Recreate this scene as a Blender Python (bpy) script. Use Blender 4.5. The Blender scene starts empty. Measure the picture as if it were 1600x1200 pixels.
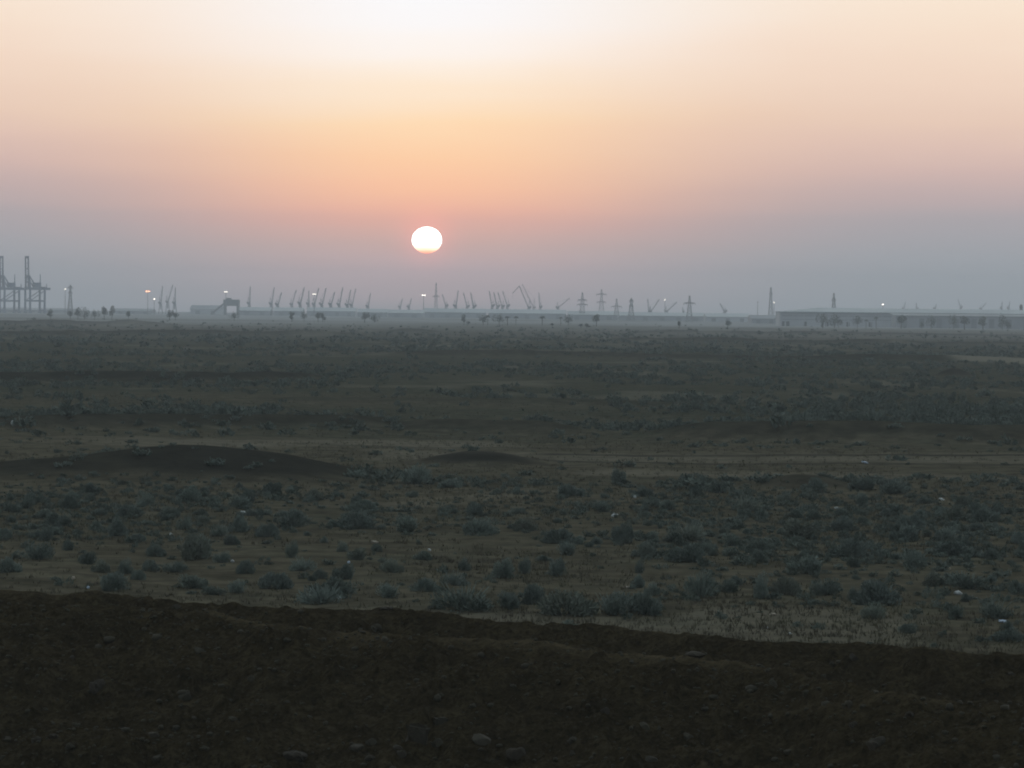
import bpy, bmesh, math, random
import numpy as np
from mathutils import Vector

random.seed(7)
rng = np.random.default_rng(11)
S = bpy.context.scene
COL = S.collection

# ------------------------------------------------------------------ camera
W_IMG, H_IMG = 1600.0, 1200.0
HFOV = math.radians(20.0)
F_PX = (W_IMG / 2) / math.tan(HFOV / 2)
CAM = Vector((0.0, 0.0, 9.0))
PITCH = math.atan((600 - 485) / F_PX)
ROLL = 0.0105
_F = Vector((0, math.cos(PITCH), -math.sin(PITCH)))
_Z = Vector((0, math.sin(PITCH), math.cos(PITCH)))
_X = Vector((1, 0, 0))
_U = _Z * math.cos(ROLL) - _X * math.sin(ROLL)
_R = _X * math.cos(ROLL) + _Z * math.sin(ROLL)
cam_d = bpy.data.cameras.new("camera")
cam = bpy.data.objects.new("camera", cam_d)
COL.objects.link(cam)
cam_d.sensor_width = 36.0
cam_d.angle = HFOV
cam_d.clip_start = 0.5
cam_d.clip_end = 120000.0
from mathutils import Matrix
cam.matrix_world = Matrix(((_R.x, _U.x, -_F.x, CAM.x), (_R.y, _U.y, -_F.y, CAM.y), (_R.z, _U.z, -_F.z, CAM.z), (0, 0, 0, 1)))
S.camera = cam


def ray(px, py):
    return _F + _R * ((px - 800.0) / F_PX) - _U * ((py - 600.0) / F_PX)


def on_plane(px, py, z=0.0):
    d = ray(px, py)
    t = (z - CAM.z) / d.z
    return CAM + d * t


def at_y(px, py, y):
    d = ray(px, py)
    return CAM + d * (y / d.y)


def horizon(px):
    return 485.0 + ROLL * (px - 800.0)


# ------------------------------------------------------------------ world, sun, exposure
SUN_DIR = ray(667, 375).normalized()
SUN_EL = math.asin(SUN_DIR.z)
SUN_AZ = math.atan2(SUN_DIR.x, SUN_DIR.y)


def lin(r, g, b, k=1.0):
    def f(c):
        c = c / 255.0
        return c / 12.92 if c <= 0.04045 else ((c + 0.055) / 1.055) ** 2.4
    return (f(r) * k, f(g) * k, f(b) * k, 1.0)


class NT:
    def __init__(self, tree):
        self.t = tree
        self.n = tree.nodes
        tree.nodes.clear()

    def node(self, typ, **kw):
        nd = self.n.new(typ)
        for k, v in kw.items():
            setattr(nd, k, v)
        return nd

    def put(self, sock, v):
        if hasattr(v, "is_output"):
            self.t.links.new(v, sock)
        else:
            sock.default_value = v

    def math(self, op, a, b=0.0, c=0.0, clamp=False):
        nd = self.node("ShaderNodeMath", operation=op, use_clamp=clamp)
        for i, v in enumerate((a, b, c)):
            self.put(nd.inputs[i], v)
        return nd.outputs[0]

    def vmath(self, op, a, b=(0, 0, 0)):
        nd = self.node("ShaderNodeVectorMath", operation=op)
        self.put(nd.inputs[0], a)
        self.put(nd.inputs[1], b)
        return nd.outputs["Value"] if op in ("DOT_PRODUCT", "LENGTH") else nd.outputs[0]

    def ramp(self, fac, stops, interp="LINEAR"):
        nd = self.node("ShaderNodeValToRGB")
        cr = nd.color_ramp
        cr.interpolation = interp
        while len(cr.elements) < len(stops):
            cr.elements.new(0.5)
        for e, (p, c) in zip(cr.elements, stops):
            e.position = p
            e.color = c
        self.put(nd.inputs[0], fac)
        return nd.outputs[0]

    def mix(self, fac, a, b, blend="MIX"):
        nd = self.node("ShaderNodeMix", data_type="RGBA", blend_type=blend)
        self.put(nd.inputs["Factor"], fac)
        self.put(nd.inputs["A"] if False else nd.inputs[6], a)
        self.put(nd.inputs[7], b)
        return nd.outputs[2]

    def noise(self, vec, scale, detail=4.0, rough=0.55):
        nd = self.node("ShaderNodeTexNoise")
        self.put(nd.inputs["Vector"], vec)
        nd.inputs["Scale"].default_value = scale
        nd.inputs["Detail"].default_value = detail
        nd.inputs["Roughness"].default_value = rough
        return nd.outputs[0]

    def maprange(self, v, a, b, c=0.0, d=1.0, smooth=False):
        nd = self.node("ShaderNodeMapRange")
        nd.interpolation_type = "SMOOTHSTEP" if smooth else "LINEAR"
        nd.clamp = True
        for i, x in enumerate((v, a, b, c, d)):
            self.put(nd.inputs[i], x)
        return nd.outputs[0]


world = bpy.data.worlds.new("World")
S.world = world
world.use_nodes = True
wt = NT(world.node_tree)
tc = wt.node("ShaderNodeTexCoord").outputs["Generated"]
sep = wt.node("ShaderNodeSeparateXYZ")
wt.put(sep.inputs[0], tc)
dz = sep.outputs[2]
flat = wt.vmath("NORMALIZE", wt.vmath("MULTIPLY", tc, (1, 1, 0)))
cosaz = wt.vmath("DOT_PRODUCT", flat, (math.sin(SUN_AZ), math.cos(SUN_AZ), 0))
az = wt.math("ARCCOSINE", wt.math("MINIMUM", cosaz, 0.999999))
# thin uneven layers of dust in the low sky
streak = wt.noise(wt.vmath("MULTIPLY", tc, (5.0, 5.0, 90.0)), 1.0, 4.0, 0.55)
swell = wt.noise(wt.vmath("MULTIPLY", tc, (7.0, 7.0, 26.0)), 1.0, 3.0, 0.5)
el = wt.math("ADD", dz, wt.math("MULTIPLY", wt.math("SUBTRACT", streak, 0.5), 0.0085))
el = wt.math("ADD", el, wt.math("MULTIPLY", wt.math("SUBTRACT", swell, 0.5), wt.math("MULTIPLY", dz, 0.22)))
T = 0.125          # sine of the elevation where the low-sky ramps end
u = wt.math("DIVIDE", el, T, clamp=True)


def E(y):           # photo row (at the sun's column) -> ramp position
    return max(0.0, min(1.0, math.sin((484.0 - y) / F_PX) / T))


HAZE_DENSITY = 0.00025     # per metre; the box ends at HAZE_FAR and tops out at HAZE_TOP
HAZE_FAR, HAZE_TOP = 5500.0, 80.0
AIR = (0.258, 0.278, 0.312)


def beyond(stops, k=1.0):
    """radiance of the open sky above the haze, for the tone wanted after the haze has dimmed it"""
    out = []
    for pos, c in stops:
        L = min(HAZE_FAR, (HAZE_TOP - 9.0) / max(pos * T, 1e-4))
        t = max(math.exp(-HAZE_DENSITY * L), 0.25)
        out.append((pos, tuple(max(0.02, (c[i] - AIR[i] * (1 - t)) / t) for i in range(3)) + (1.0,)))
    return out


SKY_MID = [(E(484), lin(152, 151, 158)), (E(430), lin(175, 162, 167)), (E(385), lin(196, 169, 166)), (E(350), lin(219, 173, 162)),
           (E(325), lin(236, 182, 162)), (E(295), lin(248, 194, 163)), (E(250), lin(253, 206, 168)), (E(190), lin(255, 220, 182)),
           (E(130), lin(254, 233, 210)), (E(80), lin(254, 244, 236)), (E(40), lin(252, 248, 247)), (E(0), lin(251, 249, 250)), (1.0, lin(246, 246, 250))]
SKY_SIDE = [(E(484), lin(144, 150, 158)), (E(400), lin(154, 157, 164)), (E(340), lin(168, 163, 168)), (E(300), lin(187, 170, 171)),
            (E(260), lin(206, 180, 175)), (E(220), lin(220, 191, 180)), (E(180), lin(230, 201, 184)), (E(120), lin(239, 212, 193)),
            (E(60), lin(245, 222, 202)), (E(0), lin(248, 229, 209)), (1.0, lin(240, 226, 206))]
SKY_BACK = [(0.0, lin(154, 163, 170)), (0.5, lin(173, 179, 184)), (1.0, lin(178, 186, 192))]
mid = wt.ramp(u, beyond(SKY_MID))
side = wt.ramp(u, beyond(SKY_SIDE))
back = wt.ramp(u, SKY_BACK)
wmid = wt.math("EXPONENT", wt.math("MULTIPLY", wt.math("POWER", wt.math("DIVIDE", az, 0.090), 2.0), -1.0))
low = wt.mix(wmid, side, mid)
low = wt.mix(wt.maprange(az, 0.35, 1.9, smooth=True), low, back)
high = wt.ramp(wt.maprange(dz, T, 1.0), [(0.0, lin(250, 240, 225)), (0.12, lin(230, 232, 228)), (0.35, lin(197, 204, 206)), (1.0, lin(170, 183, 189))])
high = wt.mix(wt.maprange(wt.vmath("DOT_PRODUCT", tc, tuple(SUN_DIR)), 0.9, -0.5, smooth=True), high, lin(160, 172, 180))
skyc = wt.mix(wt.maprange(dz, T * 0.8, T * 2.2, smooth=True), low, high)
# glow hugging the sun
rs = wt.math("ARCCOSINE", wt.math("MINIMUM", wt.vmath("DOT_PRODUCT", wt.vmath("NORMALIZE", tc), tuple(SUN_DIR)), 0.9999999))
g1 = wt.math("EXPONENT", wt.math("MULTIPLY", wt.math("POWER", wt.math("DIVIDE", rs, 0.0082), 2.0), -1.0))
skyc = wt.mix(1.0, skyc, wt.mix(g1, (0, 0, 0, 1), (0.36, 0.035, 0.02, 1)), "ADD")
bg = wt.node("ShaderNodeBackground")
wt.put(bg.inputs[0], skyc)
bg.inputs[1].default_value = 1.0
wo = wt.node("ShaderNodeOutputWorld")
wt.put(wo.inputs[0], bg.outputs[0])
world.cycles.sampling_method = "MANUAL"
world.cycles.sample_map_resolution = 2048

sun_l = bpy.data.lights.new("sun_lamp", "SUN")
sun_l.energy = 0.25
sun_l.angle = math.radians(0.5)
sun_l.color = (1.0, 0.55, 0.30)
sun_lo = bpy.data.objects.new("sun_lamp", sun_l)
COL.objects.link(sun_lo)
sun_lo.rotation_euler = (-SUN_DIR).to_track_quat("-Z", "Y").to_euler()

S.view_settings.view_transform = "Standard"
S.view_settings.look = "None"
S.view_settings.exposure = 0.0
S.view_settings.gamma = 1.0
S.render.engine = "CYCLES"
S.cycles.use_denoising = True
S.cycles.max_bounces = 6
S.cycles.diffuse_bounces = 2
S.cycles.volume_bounces = 1
S.cycles.sample_clamp_indirect = 4.0
S.cycles.filter_width = 1.9


# ------------------------------------------------------------------ helpers
def tag(o, label=None, cat=None, group=None, kind=None):
    for k, v in (("label", label), ("category", cat), ("group", group), ("kind", kind)):
        if v:
            o[k] = v
    return o


def thing(name, loc, label, cat, group=None, rz=0.0):
    o = bpy.data.objects.new(name, None)
    COL.objects.link(o)
    o.location = loc
    o.rotation_euler = (0, 0, rz)
    o.empty_display_size = 0.5
    return tag(o, label, cat, group)


def mesh_np(name, V, Fq, mat, parent=None, smooth=False, loc=None):
    """V (n,3) array, Fq (m,k) int array with k equal for all faces (or list of arrays)"""
    me = bpy.data.meshes.new(name)
    V = np.asarray(V, dtype=np.float32)
    if isinstance(Fq, list):
        loops = np.concatenate([f.ravel() for f in Fq]).astype(np.int32)
        sizes = np.concatenate([np.full(len(f), f.shape[1], dtype=np.int32) for f in Fq])
    else:
        loops = Fq.ravel().astype(np.int32)
        sizes = np.full(len(Fq), Fq.shape[1], dtype=np.int32)
    me.vertices.add(len(V))
    me.vertices.foreach_set("co", V.ravel())
    me.loops.add(len(loops))
    me.loops.foreach_set("vertex_index", loops)
    me.polygons.add(len(sizes))
    starts = np.concatenate([[0], np.cumsum(sizes)[:-1]]).astype(np.int32)
    me.polygons.foreach_set("loop_start", starts)
    me.polygons.foreach_set("loop_total", sizes)
    if smooth:
        me.polygons.foreach_set("use_smooth", np.ones(len(sizes), dtype=bool))
    me.update(calc_edges=True)
    me.materials.append(mat)
    o = bpy.data.objects.new(name, me)
    COL.objects.link(o)
    if parent:
        o.parent = parent
    if loc is not None:
        o.location = loc
    return o


class MB:
    """collects boxes, beams and lattices into one mesh"""
    def __init__(self):
        self.v, self.f = [], []

    def box(self, c, s, rz=0.0):
        cx, cy, cz = c
        hx, hy, hz = s[0] / 2, s[1] / 2, s[2] / 2
        ca, sa = math.cos(rz), math.sin(rz)
        b = len(self.v)
        for z in (-hz, hz):
            for x, y in ((-hx, -hy), (hx, -hy), (hx, hy), (-hx, hy)):
                self.v.append((cx + x * ca - y * sa, cy + x * sa + y * ca, cz + z))
        for q in ((0, 3, 2, 1), (4, 5, 6, 7), (0, 1, 5, 4), (1, 2, 6, 5), (2, 3, 7, 6), (3, 0, 4, 7)):
            self.f.append(tuple(b + i for i in q))
        return self

    def beam(self, p, q, w, w2=None):
        p, q = Vector(p), Vector(q)
        d = (q - p)
        if d.length < 1e-6:
            return self
        d.normalize()
        ref = Vector((0, 0, 1)) if abs(d.z) < 0.9 else Vector((1, 0, 0))
        a = d.cross(ref).normalized()
        c = d.cross(a).normalized()
        w2 = w if w2 is None else w2
        b = len(self.v)
        for pt, ww in ((p, w), (q, w2)):
            for sa, sc in ((-1, -1), (1, -1), (1, 1), (-1, 1)):
                self.v.append(tuple(pt + a * (sa * ww / 2) + c * (sc * ww / 2)))
        for t in ((0, 1, 2, 3), (7, 6, 5, 4), (0, 4, 5, 1), (1, 5, 6, 2), (2, 6, 7, 3), (3, 7, 4, 0)):
            self.f.append(tuple(b + i for i in t))
        return self

    def truss(self, p, q, w0, w1, n, cw, bw):
        """four-chord lattice boom from p (width w0) to q (width w1)"""
        p, q = Vector(p), Vector(q)
        d = (q - p).normalized()
        ref = Vector((0, 0, 1)) if abs(d.z) < 0.95 else Vector((0, 1, 0))
        a = d.cross(ref).normalized()
        c = d.cross(a).normalized()
        rows = []
        for i in range(n + 1):
            t = i / n
            w = (w0 + (w1 - w0) * t) / 2
            o = p.lerp(q, t)
            rows.append([o + a * w + c * w, o - a * w + c * w, o - a * w - c * w, o + a * w - c * w])
        for k in range(4):
            self.beam(rows[0][k], rows[-1][k], cw)
        for i in range(n):
            for k in range(4):
                k2 = (k + 1) % 4
                if i % 2 == 0:
                    self.beam(rows[i][k], rows[i + 1][k2], bw)
                else:
                    self.beam(rows[i][k2], rows[i + 1][k], bw)
                self.beam(rows[i + 1][k], rows[i + 1][k2], bw)
        return self

    def prism(self, pts, y0, y1):
        """outline in x,z extruded along y"""
        n = len(pts)
        b = len(self.v)
        for y in (y0, y1):
            for x, z in pts:
                self.v.append((x, y, z))
        self.f.append(tuple(b + i for i in range(n)))
        self.f.append(tuple(b + n + i for i in reversed(range(n))))
        for i in range(n):
            j = (i + 1) % n
            self.f.append((b + j, b + i, b + n + i, b + n + j))
        return self

    def tube(self, p, q, r0, r1, n=8):
        p, q = Vector(p), Vector(q)
        d = (q - p).normalized()
        ref = Vector((0, 0, 1)) if abs(d.z) < 0.9 else Vector((1, 0, 0))
        a = d.cross(ref).normalized()
        c = d.cross(a).normalized()
        b = len(self.v)
        for pt, r in ((p, r0), (q, r1)):
            for i in range(n):
                t = 2 * math.pi * i / n
                self.v.append(tuple(pt + a * (r * math.cos(t)) + c * (r * math.sin(t))))
        for i in range(n):
            j = (i + 1) % n
            self.f.append((b + i, b + j, b + n + j, b + n + i))
        self.f.append(tuple(b + i for i in reversed(range(n))))
        self.f.append(tuple(b + n + i for i in range(n)))
        return self

    def build(self, name, mat, parent=None):
        me = bpy.data.meshes.new(name)
        me.from_pydata(self.v, [], self.f)
        bm = bmesh.new()
        bm.from_mesh(me)
        bmesh.ops.recalc_face_normals(bm, faces=bm.faces)
        bm.to_mesh(me)
        bm.free()
        me.materials.append(mat)
        o = bpy.data.objects.new(name, me)
        COL.objects.link(o)
        if parent:
            o.parent = parent
        return o


def copy_tree(o, parent=None, kids=None):
    c = o.copy()
    COL.objects.link(c)
    if parent:
        c.parent = parent
    for ch in (KIDS.get(o.name) or []):
        copy_tree(ch, c)
    return c


KIDS = {}


def remember(root):
    ks = [o for o in bpy.data.objects if o.parent == root]
    KIDS[root.name] = ks
    for k in ks:
        remember(k)


# value noise on arrays
def _h(ix, iy, s):
    n = (ix * 374761393 + iy * 668265263 + s * 974634777) & 0xFFFFFFFF
    n = ((n ^ (n >> 13)) * 1274126177) & 0xFFFFFFFF
    n = n ^ (n >> 16)
    return (n & 0xFFFFFF) / float(0xFFFFFF)


def vnoise(x, y, s=0):
    x = np.asarray(x, dtype=np.float64)
    y = np.asarray(y, dtype=np.float64)
    ix = np.floor(x).astype(np.int64)
    iy = np.floor(y).astype(np.int64)
    fx, fy = x - ix, y - iy
    fx = fx * fx * (3 - 2 * fx)
    fy = fy * fy * (3 - 2 * fy)
    a = _h(ix, iy, s) * (1 - fx) + _h(ix + 1, iy, s) * fx
    b = _h(ix, iy + 1, s) * (1 - fx) + _h(ix + 1, iy + 1, s) * fx
    return (a * (1 - fy) + b * fy) * 2 - 1


def fbm(x, y, s=0, o=4):
    t, a = 0, 1.0
    for i in range(o):
        t = t + a * vnoise(x * 2 ** i, y * 2 ** i, s + i)
        a *= 0.5
    return t


def sstep(x, a, b):
    t = np.clip((x - a) / (b - a), 0, 1)
    return t * t * (3 - 2 * t)


# ------------------------------------------------------------------ materials
def new_mat(name):
    m = bpy.data.materials.new(name)
    m.use_nodes = True
    t = NT(m.node_tree)
    out = t.node("ShaderNodeOutputMaterial")
    b = t.node("ShaderNodeBsdfPrincipled")
    t.put(out.inputs["Surface"], b.outputs[0])
    b.inputs["Specular IOR Level"].default_value = 0.15
    b.inputs["Roughness"].default_value = 0.9
    return m, t, b


def simple_mat(name, c1, c2, scale, rough=0.8, spec=0.2, metal=0.0, obj_random=0.0):
    m, t, b = new_mat(name)
    co = t.node("ShaderNodeTexCoord").outputs["Object"]
    n = t.noise(co, scale, 5.0, 0.6)
    c = t.mix(t.maprange(n, 0.3, 0.7), c1 + (1,), c2 + (1,))
    if obj_random:
        r = t.node("ShaderNodeObjectInfo").outputs["Random"]
        hs = t.node("ShaderNodeHueSaturation")
        t.put(hs.inputs["Color"], c)
        t.put(hs.inputs["Value"], t.maprange(r, 0, 1, 1 - obj_random, 1 + obj_random))
        t.put(hs.inputs["Hue"], t.maprange(r, 0, 1, 0.48, 0.52))
        c = hs.outputs[0]
    t.put(b.inputs["Base Color"], c)
    b.inputs["Roughness"].default_value = rough
    b.inputs["Specular IOR Level"].default_value = spec
    b.inputs["Metallic"].default_value = metal
    return m


def ground_mat():
    m, t, b = new_mat("desert_soil")
    geo = t.node("ShaderNodeNewGeometry").outputs["Position"]
    big = t.noise(t.vmath("MULTIPLY", geo, (0.012, 0.03, 0.0)), 1.0, 5.0, 0.6)
    med = t.noise(t.vmath("MULTIPLY", geo, (0.16, 0.30, 0.3)), 1.0, 6.0, 0.62)
    fine = t.noise(t.vmath("MULTIPLY", geo, (2.2, 2.2, 2.2)), 1.0, 6.0, 0.7)
    patch = t.noise(t.vmath("MULTIPLY", geo, (0.55, 0.75, 0.6)), 1.0, 6.0, 0.68)
    soil = t.mix(t.maprange(med, 0.32, 0.68), (0.0763, 0.0689, 0.0478, 1), (0.1442, 0.1293, 0.0905, 1))
    green = t.mix(t.maprange(fine, 0.35, 0.65), (0.0424, 0.0488, 0.0354, 1), (0.0784, 0.0848, 0.0582, 1))
    at = t.node("ShaderNodeAttribute", attribute_name="cover").outputs
    sp = t.node("ShaderNodeSeparateColor")
    t.put(sp.inputs[0], at["Color"])
    cov = t.math("ADD", sp.outputs[0], t.math("MULTIPLY", t.math("SUBTRACT", t.math("ADD", t.math("MULTIPLY", med, 0.55), t.math("MULTIPLY", big, 0.45)), 0.5), 2.2))
    c = t.mix(t.maprange(cov, 0.2, 0.75, smooth=True), soil, green)
    c = t.mix(t.maprange(patch, 0.38, 0.56, 0.6, 0.0), c, (0.0276, 0.0265, 0.0198, 1))
    c = t.mix(t.maprange(patch, 0.55, 0.70, 0.0, 0.6), c, (0.1590, 0.1420, 0.0998, 1))
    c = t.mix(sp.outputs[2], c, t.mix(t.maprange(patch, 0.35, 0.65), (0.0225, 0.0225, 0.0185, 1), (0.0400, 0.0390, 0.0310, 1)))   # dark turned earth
    c = t.mix(t.math("MULTIPLY", sp.outputs[1], t.maprange(patch, 0.3, 0.7, 0.75, 1.0)), c, (0.2173, 0.2014, 0.1560, 1))     # pale dry crust
    c = t.mix(at["Alpha"], c, (0.3180, 0.3233, 0.3172, 1))      # brightness of distant haze painted into the far ground colour
    c = t.mix(t.maprange(fine, 0.30, 0.75, 0.0, 0.35), c, (0.0318, 0.0318, 0.0250, 1))
    t.put(b.inputs["Base Color"], c)
    bp = t.node("ShaderNodeBump")
    bp.inputs["Strength"].default_value = 0.5
    bp.inputs["Distance"].default_value = 0.12
    t.put(bp.inputs["Height"], fine)
    t.put(b.inputs["Normal"], bp.outputs[0])
    b.inputs["Specular IOR Level"].default_value = 0.0
    return m


def berm_mat():
    m, t, b = new_mat("turned_earth")
    geo = t.node("ShaderNodeNewGeometry").outputs["Position"]
    n1 = t.noise(geo, 0.55, 6.0, 0.6)
    n2 = t.noise(geo, 4.5, 6.0, 0.7)
    c = t.mix(t.maprange(n1, 0.3, 0.7), (0.0332, 0.0275, 0.0158, 1), (0.0565, 0.0457, 0.0258, 1))
    c = t.mix(t.maprange(n2, 0.48, 0.78, 0, 0.75), c, (0.0910, 0.0743, 0.0444, 1))
    c = t.mix(t.maprange(t.noise(geo, 1.7, 5.0, 0.65), 0.42, 0.6, 0.55, 0.0), c, (0.0220, 0.0182, 0.0111, 1))
    n3 = t.noise(geo, 9.0, 5.0, 0.7)
    c = t.mix(t.maprange(n3, 0.36, 0.5, 0.7, 0.0), c, (0.013, 0.012, 0.009, 1))  # shade in small crevices painted as darker flecks
    c = t.mix(t.maprange(n3, 0.55, 0.7, 0.0, 0.5), c, (0.068, 0.061, 0.046, 1))
    cr = t.node('ShaderNodeAttribute', attribute_name='lit_crest').outputs
    c = t.mix(t.math('MULTIPLY', cr['Fac'], t.maprange(n2, 0.35, 0.65, 0.25, 0.9)), c, (0.1166, 0.0961, 0.0592, 1))  # light on the crest tops painted as a paler soil colour
    t.put(b.inputs["Base Color"], c)
    bp = t.node("ShaderNodeBump")
    bp.inputs["Strength"].default_value = 0.7
    bp.inputs["Distance"].default_value = 0.40
    t.put(bp.inputs["Height"], n2)
    t.put(b.inputs["Normal"], bp.outputs[0])
    b.inputs["Specular IOR Level"].default_value = 0.0
    return m


def leaf_mat(name, c1, c2, rnd):
    m, t, b = new_mat(name)
    geo = t.node("ShaderNodeNewGeometry").outputs["Position"]
    n = t.noise(geo, 3.0, 3.0, 0.6)
    n2 = t.noise(geo, 0.23, 3.0, 0.6)
    c = t.mix(t.maprange(n, 0.3, 0.7), c1 + (1,), c2 + (1,))
    r = t.node("ShaderNodeObjectInfo").outputs["Random"]
    if rnd:
        c = t.mix(t.maprange(r, 0.84, 0.90, 0.0, 0.4), c, (0.095, 0.092, 0.066, 1))
    hs = t.node("ShaderNodeHueSaturation")
    t.put(hs.inputs["Color"], c)
    v = t.math("ADD", t.maprange(r, 0, 1, 1 - rnd, 1 + rnd), t.math("MULTIPLY", t.math("SUBTRACT", n2, 0.5), 0.7))
    t.put(hs.inputs["Value"], v)
    t.put(hs.inputs["Hue"], t.maprange(n2, 0.3, 0.7, 0.47, 0.53))
    t.put(b.inputs["Base Color"], hs.outputs[0])
    b.inputs["Specular IOR Level"].default_value = 0.05
    return m


def lamp_mat(name, col, k):
    m = bpy.data.materials.new(name)
    m.use_nodes = True
    t = NT(m.node_tree)
    out = t.node("ShaderNodeOutputMaterial")
    e = t.node("ShaderNodeEmission")
    e.inputs[0].default_value = col + (1,)
    e.inputs[1].default_value = k
    t.put(out.inputs["Surface"], e.outputs[0])
    m.cycles.emission_sampling = "NONE"
    return m


M_GROUND = ground_mat()
M_BERM = berm_mat()
M_SHRUB = leaf_mat("saltbush_leaves", (0.098, 0.124, 0.106), (0.180, 0.212, 0.184), 0.22)
M_SCRUB = leaf_mat("scrub_leaves", (0.080, 0.102, 0.086), (0.142, 0.164, 0.138), 0.0)
M_GRASS = leaf_mat("dry_grass_blades", (0.055, 0.058, 0.040), (0.115, 0.100, 0.070), 0.0)
M_TREE = leaf_mat("tree_leaves", (0.020, 0.030, 0.020), (0.045, 0.058, 0.036), 0.2)
M_BARK = simple_mat("bark", (0.06, 0.05, 0.04), (0.10, 0.085, 0.07), 3.0)
M_ROCK = simple_mat("dusty_rock", (0.030, 0.027, 0.019), (0.047, 0.042, 0.030), 5.0, obj_random=0.15)
M_STEEL = simple_mat("painted_steel", (0.07, 0.08, 0.09), (0.11, 0.12, 0.13), 0.3, 0.55, 0.4)
M_STS = simple_mat("blue_crane_paint", (0.045, 0.085, 0.15), (0.065, 0.11, 0.19), 0.2, 0.5, 0.4)
M_PURPLE = simple_mat("boom_paint", (0.06, 0.06, 0.11), (0.09, 0.085, 0.14), 0.2, 0.5, 0.4)
M_CRANE = simple_mat("weathered_crane_paint", (0.065, 0.068, 0.075), (0.11, 0.11, 0.115), 0.3, 0.6, 0.3)
M_GALV = simple_mat("galvanised_steel", (0.12, 0.125, 0.13), (0.19, 0.195, 0.20), 0.5, 0.5, 0.4)
M_WALLP = simple_mat("pale_cladding", (0.36, 0.38, 0.40), (0.46, 0.48, 0.50), 0.06)
M_WALLG = simple_mat("grey_cladding", (0.24, 0.26, 0.28), (0.32, 0.34, 0.36), 0.06)
M_ROOFP = simple_mat("pale_roof_sheet", (0.42, 0.46, 0.47), (0.56, 0.60, 0.60), 0.05, 0.6)
M_ROOFG = simple_mat("grey_roof_sheet", (0.22, 0.24, 0.26), (0.30, 0.32, 0.34), 0.05, 0.6)
M_DARK = simple_mat("dark_opening", (0.05, 0.054, 0.06), (0.075, 0.08, 0.088), 0.4)
M_SHUT = simple_mat("grey_shutter", (0.15, 0.165, 0.18), (0.21, 0.225, 0.24), 0.3)
M_BAG = simple_mat("white_plastic", (0.38, 0.42, 0.42), (0.58, 0.62, 0.61), 9.0, 0.5, 0.4)
M_CARD = simple_mat("faded_cardboard", (0.30, 0.27, 0.22), (0.42, 0.38, 0.31), 9.0, 0.8, 0.1)
M_BLUEP = simple_mat("blue_plastic", (0.30, 0.38, 0.47), (0.42, 0.50, 0.58), 9.0, 0.5, 0.4)
M_LAMPW = lamp_mat("lit_white_lamp", (1.0, 0.93, 0.80), 5.0)
M_LAMPO = lamp_mat("lit_orange_lamp", (1.0, 0.42, 0.22), 6.0)

# ------------------------------------------------------------------ terrain function
# mound: (px, base row, height m, sigma_x m, sigma_front m, sigma_back m)
MOUNDS = []


def add_mound(px, py_base, h, sx, sf, sb, dark=0.9):
    p = on_plane(px, py_base, 0.0)
    MOUNDS.append((p.x, p.y + sf * 1.6, h, sx, sf, sb, dark))


add_mound(335, 757, 1.45, 4.9, 5.0, 6.5, 1.0)                      # the broad mound in the middle distance
add_mound(90, 752, 0.75, 5.5, 4.0, 6.0, 0.85)
add_mound(748, 723, 0.72, 2.4, 2.2, 3.0, 1.0)
add_mound(1268, 764, 0.65, 1.7, 2.2, 3.0, 0.5)
add_mound(1502, 588, 1.25, 1.7, 4.0, 4.0)
add_mound(97, 526, 2.0, 4.0, 10.0, 12.0)
add_mound(640, 519, 1.6, 9.0, 10.0, 12.0, 0.6)
# long banks: list of (px, base row) points, height, front width, back width, darkness
BANKS = []


def add_bank(pts, h, wf, wb, dark, fade=0.12):
    P = [on_plane(px, py, 0.0) for px, py in pts]
    xs = np.array([p.x for p in P])
    ys = np.array([p.y + wf for p in P])
    BANKS.append((xs, ys, h, wf, wb, dark, fade * (xs[-1] - xs[0])))


add_bank([(-200, 603), (0, 602), (250, 601), (420, 598), (560, 590)], 1.5, 9.0, 14.0, 0.9, 0.2)
add_bank([(-200, 676), (0, 674), (330, 671), (700, 668)], 1.0, 6.0, 9.0, 0.75, 0.2)
add_bank([(560, 671), (800, 676), (960, 680)], 0.7, 6.0, 9.0, 0.6, 0.3)
add_bank([(960, 686), (1180, 690), (1400, 693), (1800, 697)], 0.95, 6.0, 8.0, 0.6, 0.2)
add_bank([(-300, 508), (0, 507), (180, 508), (300, 510)], 2.2, 25.0, 60.0, 0.6, 0.3)
add_bank([(-300, 523), (0, 523), (300, 524), (640, 525)], 1.3, 14.0, 30.0, 0.7, 0.25)
add_bank([(500, 556), (800, 559), (1200, 563), (1700, 567)], 1.0, 10.0, 20.0, 0.6, 0.2)
add_bank([(700, 531), (1000, 534), (1400, 538), (1750, 540)], 1.2, 14.0, 30.0, 0.7, 0.2)
add_bank([(900, 520), (1200, 523), (1700, 527)], 1.5, 20.0, 40.0, 0.8, 0.2)
add_bank([(300, 627), (500, 628), (900, 632), (1200, 640)], 0.35, 5.0, 8.0, 0.4, 0.2)


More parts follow.
